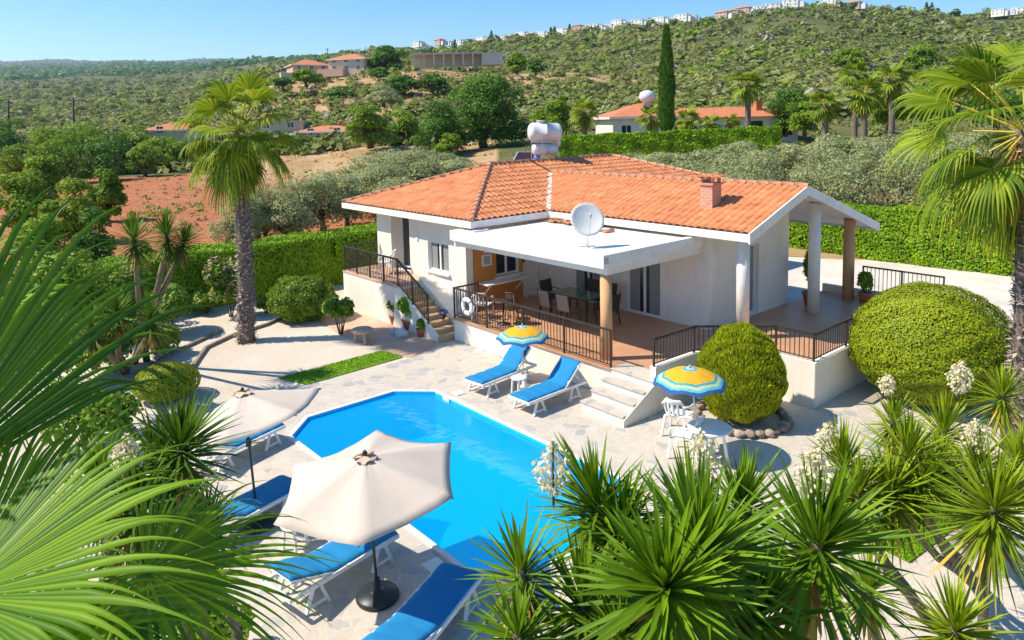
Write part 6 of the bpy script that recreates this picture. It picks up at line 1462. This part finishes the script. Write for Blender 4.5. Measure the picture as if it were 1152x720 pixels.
# fan palms behind the olive grove and round the neighbouring villa
gpm = 'fan palms behind the olive grove'
for (px, top, base, Y, R_, lb) in ((841, 82, 152, 74, 1.25, 'fan palm with a pale bare trunk at the right end of the neighbouring villa'), (928, 104, 160, 66, 1.1, 'low fan palm left in the cluster behind the olive grove'), (972, 92, 150, 68, 1.3, 'fan palm with a shaggy trunk in the middle of the cluster'), (1003, 76, 150, 70, 1.35, 'tallest fan palm of the cluster behind the olive grove'), (962, 70, 130, 84, 1.2, 'fan palm standing farther back above the cluster'), (1040, 80, 150, 74, 1.2, 'yellowish fan palm right of the tallest one of the cluster'), (657, 112, 150, 78, 1.2, 'fan palm behind the hedge, left of the neighbouring villa'), (733, 118, 150, 72, 1.0, 'small fan palm left of the tall cypress'), (774, 122, 152, 72, .95, 'small fan palm right of the tall cypress'), (800, 126, 152, 73, .8, 'slim little fan palm before the neighbouring villa, middle'), (822, 126, 152, 73, .8, 'slim little fan palm before the neighbouring villa, right')):
    b_ = atd(px, base, Y); tp_ = atd(px, top + 14, Y)
    palm(lb, (b_.x, b_.y, min(b_.z, gz(b_.x, b_.y))), tuple(tp_), nl=20, R=R_, pet=R_ * .8, seed=px, r0=.3, r1=.26, seg=14, skirt=10, boots=False, group=gpm, rows=5, drp=.3)

# buildings
roof_far = mat('far_roof_tiles', (0.58, 0.19, 0.08), .85, (.48, .17, .08), .8, .4, 3)
pinkw = mat('pink_render', (.62, .40, .29), .9, (.56, .36, .27), .4); sandw = mat('sand_render', (.62, .52, .38), .9, (.56, .46, .34), .4); grayc = mat('raw_concrete', (.58, .54, .48), .95, (.46, .43, .39), .5)
def house(label, px, base, Y, w_, d_, h_, rz, wm_, rh=1.6, name='house', wins=3, roof='hip', group=None, storeys=1, zoff=0.0, extra=None):
    b_ = atd(px, base, Y); t = thing(name, label, 'house', (b_.x, b_.y, b_.z + zoff), rz, group)
    w = MB(); w.box(-w_ / 2, w_ / 2, -d_ / 2, d_ / 2, -1.5, h_); wo = w.build('wall', wm_, t)
    if roof == 'hip':
        o_ = .5; e = [(-w_ / 2 - o_, -d_ / 2 - o_), (w_ / 2 + o_, -d_ / 2 - o_), (w_ / 2 + o_, d_ / 2 + o_), (-w_ / 2 - o_, d_ / 2 + o_)]; r_ = max(.1, w_ / 2 - d_ / 2); z1 = h_ + .02
        ro = MB(); ro.add([(p[0], p[1], z1) for p in e] + [(-r_, 0, z1 + rh), (r_, 0, z1 + rh)], [(0, 1, 5, 4), (1, 2, 5), (2, 3, 4, 5), (3, 0, 4), (3, 2, 1, 0)]); ro.build('roof', roof_far, t)
        fo_ = MB(); fo_.box(-w_ / 2 - o_ - .02, w_ / 2 + o_ + .02, -d_ / 2 - o_ - .04, -d_ / 2 - o_ + .0, z1 - .25, z1 - .005); fo_.box(-w_ / 2 - o_ - .04, -w_ / 2 - o_, -d_ / 2 - o_, d_ / 2 + o_, z1 - .25, z1 - .006); fo_.build('fascia', trim_white, t)
    else:
        ro = MB(); ro.box(-w_ / 2 - .15, w_ / 2 + .15, -d_ / 2 - .15, d_ / 2 + .15, h_ + .004, h_ + .35); ro.build('roof', wm_ if roof == 'flat' else trim_white, t)
    for s_ in range(storeys):
        for k in range(wins):
            x = -w_ / 2 + w_ * (k + .5) / wins; z = h_ / storeys * s_ + .9; f = MB(); f.box(x - .6, x + .6, -d_ / 2 - .05, -d_ / 2 - .003, z, z + 1.25); fo2 = f.build('window', frame_white, t); gq = MB(); gq.box(x - .52, x - .04, -d_ / 2 - .06, -d_ / 2 - .052, z + .08, z + 1.17); gq.box(x + .04, x + .52, -d_ / 2 - .06, -d_ / 2 - .052, z + .08, z + 1.17); gq.build('pane', dark_glass, fo2)
    return t
nh = house('neighbouring white villa with a terracotta roof beyond the tall hedge, left wing', 722, 153, 84, 9, 8, 3.0, .12, white_wall, 1.5, name='neighbour_villa', wins=3, zoff=-.75)
r2 = MB(); r2.box(4.5, 17.5, -3.2, 3.4, -1.5, 2.7); r2.build('wing_wall', white_wall, nh)
r2 = MB(); z1 = 2.72; r2.add([(4.55, -3.9, z1), (18.2, -3.9, z1), (18.2, 4, z1), (4.55, 4, z1), (4.55, 0, z1 + 1.15), (18.2, 0, z1 + 1.15)], [(0, 1, 5, 4), (2, 3, 4, 5), (1, 2, 5), (3, 0, 4), (3, 2, 1, 0)]); r2.build('wing_roof', roof_far, nh)
r2 = MB(); r2.box(13.2, 13.9, -1.6, -.9, 3.0, 4.6); r2.build('chimney', M['far_roof_tiles'], nh)
for x in (6.5, 9.5, 12.5, 15.5): r2 = MB(); r2.box(x - .7, x + .7, -3.26, -3.203, .3, 2.2); r2.build('window', dark_glass, nh)
t = thing('water_tank', 'round white water tank on the roof of the neighbouring villa', 'water tank', tuple(atd(728, 121, 83)), 0)
m_ = MB(); m_.lathe([(.3, .6), (.75, .75), (.95, 1.2), (.8, 1.7), (.3, 1.95), (.02, 1.97)], 16); m_.build('tank', tank_white, t); m_ = MB(); m_.lathe([(.35, -2.6), (.35, .6)], 10); m_.build('stand', tank_white, t)
t = house('left one of the two pink houses on the hill, red hip roof and balcony', 347, 90, 225, 11, 9, 4.6, .5, pinkw, 1.8, wins=3, storeys=2, zoff=-.3)
m_ = MB(); m_.box(-9.5, -2, -6.6, -4.6, -1.5, 2.0); m_.build('terrace_block', sandw, t)
t = house('right one of the two pink houses on the hill, with a pale front', 397, 84, 215, 11, 9, 4.0, -.2, sandw, 1.8, wins=3, storeys=2, zoff=.2)
m_ = MB(); m_.box(-8, 0, -7, -4.6, -1, 1.2); m_.build('terrace_block', pinkw, t)
t = thing('unfinished_building', 'unfinished grey concrete frame building on the dry hill', 'building', tuple(atd(515, 70, 205)), .08)
m_ = MB(); m_.box(-12.5, 7, -3, 3, 2.1, 2.45); m_.build('roof_slab', grayc, t)
for k in range(8): m_ = MB(); m_.box(-12.2 + k * 2.7, -11.8 + k * 2.7, -2.9, -2.4, -1, 2.096); m_.build('pillar', grayc, t)
m_ = MB(); m_.box(-12.2, 6.8, 2.2, 2.6, -1, 2.096); m_.build('back_wall', grayc, t); m_ = MB(); m_.box(7.1, 12.5, -3, 3, -1, 2.3); m_.build('side_block', grayc, t)
t = house('low shed with a faded red roof behind the orchard, left of the palm', 207, 155, 130, 11, 7, 1.5, .1, sandw, 1.3, name='shed', wins=2)
t = house('low red roofed house at the foot of the dry slope', 372, 158, 122, 9, 6, 1.6, -.1, pinkw, .9, name='shed', wins=2)
t = house('pale flat roofed shed just right of the palm crown', 318, 150, 125, 8, 6, 1.8, .1, sandw, .9, name='shed', wins=2, roof='flat')
ridge = [(474, 52, 500, 'first house at the left end of the ridge row'), (498, 50, 490, 'pinkish house second in the ridge row'), (520, 50, 520, 'low house on the ridge above the concrete building'), (545, 47, 510, 'low white house on the ridge left of centre'), (566, 45, 505, 'long low house in the middle of the ridge row'), (590, 43, 500, 'house on the ridge above the bright shrub'), (612, 41, 500, 'house on the ridge right of the long low one'), (634, 38, 500, 'house on the ridge before the gap'), (652, 34, 495, 'pinkish house left of the white ridge cluster'), (669, 32, 490, 'white villa first in the right ridge cluster'), (677, 34, 480, 'white villa lower in the right ridge cluster'), (697, 27, 490, 'white villa with flat roof above the cypress, left'), (719, 27, 488, 'white villa with flat roof left of the cypress tip'), (744, 24, 488, 'white villa with flat roof right of the cypress tip'), (768, 21, 488, 'white villa where the ridge track begins'), (813, 18, 480, 'reddish house on the ridge top'), (836, 13, 480, 'white villa right of the reddish house'), (853, 12, 478, 'white villa in the highest group, middle'), (868, 9, 478, 'white villa in the highest group, right'), (888, 5, 476, 'white villa at the very top of the ridge'), (932, 5, 478, 'white villa on the crest right of the top'), (957, 7, 480, 'small pinkish house right of the crest'), (1118, 15, 540, 'small white house far right on the skyline, left one'), (1140, 13, 545, 'small white house far right on the skyline, right one')]
def gzp(px, Y):
    d = ray(px, 140); x = d[0] / d[1] * Y; return x, gz(x, Y)
xt = [(508, 51, 500, 'w'), (532, 49, 505, 'w'), (556, 46, 500, 'w'), (578, 44, 500, 'w'), (601, 42, 498, 'w'), (623, 39, 500, 'w'), (644, 36, 498, 'p'), (660, 34, 500, 'w'), (686, 30, 492, 'w'), (708, 28, 492, 'w'), (731, 25, 490, 'w'), (756, 23, 490, 'w'), (779, 20, 488, 'w'), (826, 14, 482, 'w'), (845, 12, 480, 'w'), (861, 10, 480, 'w'), (878, 7, 478, 'w'), (897, 5, 478, 'w'), (922, 5, 480, 'w'), (942, 6, 480, 'w'), (1130, 14, 545, 'w')]
plc = ['behind the second house', 'above the left end of the concrete building', 'above the concrete building, right part', 'before the long low house', 'above the bright shrub pair', 'in the middle of the thin ridge row', 'just before the gap, left', 'just after the gap', 'between the two lower right cluster villas', 'between the two villas left of the cypress tip', 'right beside the cypress tip, behind', 'second right of the cypress tip', 'at the start of the ridge track', 'just right of the reddish house', 'filling the highest group, left', 'filling the highest group, middle', 'filling the highest group, right', 'just right of the very top', 'left of the crest villa', 'right of the crest villa', 'between the two far right skyline houses']
ridge = ridge + [(a_, b_, c_, ('pinkish ' if k_ == 'p' else 'small white ') + 'house on the ridge ' + q_) for (a_, b_, c_, k_), q_ in zip(xt, plc)]
protos = {}
for i, (px, base, Y, lb) in enumerate(ridge):
    kind = 'p' if ('pink' in lb or 'reddish' in lb) else 'w'
    x, z = gzp(px, Y); zb = atd(px, base, Y).z; z = max(z - 1.0, zb - 1.5) if px > 664 else max(z + .6, zb)
    if (kind, i % 2) not in protos:
        t = house(lb, px, base, Y, 11, 8, 5.2, 0, pinkw if kind == 'p' else trim_white, 1.8, wins=3, storeys=2, roof='flat' if kind == 'w' else 'hip', name='ridge_house'); protos[(kind, i % 2)] = t
        m_ = MB(); m_.box(5.52, 9.5 if i % 2 else 8.5, -3, 4, -1.5, 3.2); m_.build('side_block', trim_white, t)
    else: t = copy_tree(protos[(kind, i % 2)])
    t.location = (x, Y, z); sc_ = (.80 if 9 <= i < 24 else .62) if i < 24 else (.6 if px > 680 else .5); t.scale = (sc_ * random.uniform(.85, 1.1) * (1.2 if 2 < i < 8 else 1), sc_, sc_ * .95); t.rotation_euler = (0, 0, random.uniform(-.95, -.45)); t['label'] = lb; t['group'] = 'houses along the ridge'
far_t = None
for i, (px, Y, kind) in enumerate([(435, 300, 'c'), (480, 480, 'b'), (489, 478, 'b'), (512, 478, 'c'), (530, 480, 'b'), (553, 480, 'c'), (600, 470, 'b'), (620, 478, 'c'), (624, 476, 'c'), (641, 478, 'c'), (672, 470, 'b'), (732, 470, 'b'), (758, 470, 'b'), (790, 470, 'b'), (800, 468, 'b'), (955, 470, 'b'), (1042, 500, 'c'), (1048, 500, 'c'), (1070, 500, 'b')]):
    x, z = gzp(px, Y); q = np.array([x, Y, z]); s0 = pcol(x, Y)
    base = CM @ (q - [0, 0, H]); py_ = PY + F * base[1] / base[2]
    posn = 'number %d from the left' % (i + 1)
    where = ['above the pink houses', 'at the left end of the ridge row', 'beside the first ridge houses', 'behind the pinkish ridge house', 'above the left of the concrete building', 'above the concrete building', 'above the bright shrub', 'slim, mid ridge, left of a pair', 'slim, mid ridge, right of a pair', 'slim, at the gap in the ridge row', 'by the right ridge cluster', 'left of the cypress tip', 'right of the cypress tip', 'where the ridge track begins', 'left of the reddish ridge house', 'right of the crest houses', 'slim, right skyline, left of a pair', 'slim, right skyline, right of a pair', 'on the right skyline'][i]
    if kind == 'c': cypress('small dark cypress on the skyline, ' + where, px, py_ - 11, py_ + 1, 4.2, Y, 260, 1.1, group='trees on the skyline')
    else: tree('small dark tree on the skyline, ' + where, 'ridge_tree', px, py_ - 8, 18, Y, tree_leaf, 1.5, 260, py_ + 1, group='trees on the skyline', lob=6)
for (px, top, base, Y, lb) in ((84, 110, 150, 118, 'dark wooden utility pole beyond the orchard, right one'), (11, 112, 150, 122, 'dark wooden utility pole beyond the orchard, left one'), (370, 54, 62, 290, 'thin distant utility pole above the pink houses')):
    b_ = atd(px, base + 10, Y); tp_ = atd(px - 2, top, Y); t = thing('utility_pole', lb, 'utility pole', tuple(b_), 0); m_ = MB(); m_.tube([(0, 0, 0), tp_ - b_], .16, 7); m_.build('pole', bark, t); m_ = MB(); q = tp_ - b_; m_.bar(q + Vector((-.9, 0, -.5)), q + Vector((.9, 0, -.5)), .12, .12); m_.build('crossarm', bark, t)

# scrub on the hillside: thousands of bushes nobody could count
def scrub(name, n, pxr, Yr, size, m_, leaf_k, per, keepf, seed, label):
    g = np.random.default_rng(seed); px = g.uniform(pxr[0], pxr[1], n); ang = np.arctan((px - 576) / F)
    # sample evenly by picture row so that near and far are equally dense
    grid = np.geomspace(Yr[0], Yr[1], 220); out = np.zeros(n)
    for c0 in np.linspace(pxr[0], pxr[1], 60):
        sel = np.abs(px - c0) <= (pxr[1] - pxr[0]) / 118
        tx = (c0 - 576) / F * grid; z = terr(tx, grid); row = (H - z) / grid; cm = np.minimum.accumulate(row); w_ = np.maximum(-np.diff(cm, prepend=cm[0]), 0) + 6e-5 * np.gradient(np.log(grid)) * 20; cw = np.cumsum(w_); cw /= cw[-1]
        out[sel] = np.interp(g.random(sel.sum()), cw, grid)
    Y = out; x = (px - 576) / F * Y; ok = (Y > 0) & keepf(x, Y, px, g); x, Y, px = x[ok], Y[ok], px[ok]; z = terr(x, Y); k = len(x)
    pat = .5 + .5 * np.sin(x * .021 + 2 * np.sin(y * .012)) * np.sin(y * .027 + 1.5 * np.sin(x * .017))
    S = size * (.4 + g.random(k) ** 2.5 * 1.5) * (.75 + .7 * pat) * np.clip(Y / 260, .75, 2.6)
    pp = per; idx = np.repeat(np.arange(k), pp); m = k * pp; d = nrm(g.normal(size=(m, 3))); d[:, 2] = np.abs(d[:, 2]) * .9 + .05
    P = np.stack([x[idx], Y[idx], z[idx]], 1) + d * S[idx][:, None] * np.array([1, 1, .85]) * (.65 + .35 * g.random(m))[:, None]
    N = nrm(d + g.normal(size=(m, 3)) * .4 + [0, 0, .5]); D = nrm(np.cross(N, nrm(g.normal(size=(m, 3))))); L = S[idx] * leaf_k * (.7 + .6 * g.random(m))
    hue = np.clip(.55 * g.random(k) + .55 * pat - .05, 0, 1); r = np.clip(.62 * hue[idx] + .38 * g.random(m), 0, 1); v, q, r = cards(P - D * L[:, None] / 2, D, N, L, L * .8, r)
    return tag(npmesh(name, v, q, r, m_), label, 'scrub', None, 'stuff')
def k1(x, y, px, g):
    f, d = zones(x, y); f = f > .5; d = d > .5; u = g.random(len(x)); cl = np.sin(x * .045 + 2 * np.sin(y * .03)) + np.sin(y * .05 + x * .02)
    return ~f & (~d | ((u < .30) & (y > 108))) & (u < .74 + .26 * cl + .25 * np.sin(x * .013 + 1) * np.sin(y * .016)) & ~((y < 104) & (px > 480)) 
scrub('scrub', 22000, (-60, 1230), (104, 1500), 1.4, scrub_leaf, .62, 20, k1, 1, 'grey green bushes covering the hillside')
scrub('scrub', 9000, (-60, 1230), (104, 900), 1.35, tree_leaf2, .55, 24, lambda x, y, px, g: k1(x, y, px, g) & (g.random(len(x)) < .30), 2, 'brighter green bushes scattered over the hillside')
scrub('scrub', 3500, (-60, 1230), (115, 900), 1.3, leafmat('grey_scrub_leaf', (.20, .18, .13), (.42, .38, .30), .1, .8, .1), .6, 22, lambda x, y, px, g: k1(x, y, px, g) & (g.random(len(x)) < .40), 3, 'dry greyish bushes scattered over the hillside')
scrub('scrub', 15000, (-200, 700), (1300, 6500), 2.8, tree_leaf, .7, 8, lambda x, y, px, g: g.random(len(x)) < .8, 4, 'dark far off woodland on the plain and distant ridges')
scrub('scrub', 900, (600, 1230), (56, 112), .8, scrub_leaf, .35, 60, lambda x, y, px, g: (g.random(len(x)) < .8) & ~((px > 660) & (px < 900) & (y < 98)), 5, 'low bushes behind the olive grove')

scrub('dry_tufts', 2600, (150, 700), (46, 112), .22, leafmat('dry_tuft', (.30, .20, .09), (.52, .40, .2), .2, .9, .1), .8, 14, lambda x, y, px, g: (g.random(len(x)) < .7), 6, 'dry grass tufts on the field')
scrub('weeds', 900, (130, 600), (46, 110), .3, tree_leaf2, .7, 16, lambda x, y, px, g: (np.sin(x * .4) + np.sin(y * .35) > .9), 7, 'green weeds at the edges of the field')
# the air between
hz_m = bpy.data.materials.new('air'); hz_m.use_nodes = True
nt = hz_m.node_tree; nt.nodes.remove(nt.nodes['Principled BSDF']); pv = nt.nodes.new('ShaderNodeVolumePrincipled')
pv.inputs['Color'].default_value = (.62, .78, 1, 1); pv.inputs['Density'].default_value = 0.0001; pv.inputs['Anisotropy'].default_value = 0.3
nt.links.new(pv.outputs[0], nt.nodes['Material Output'].inputs['Volume'])
hb = MB(); hb.box(-9200, 9200, -9200, 9200, -60, 480); hbo = hb.build('haze', hz_m); tag(hbo, kind='stuff', label='thin blue haze in the air', cat='haze')
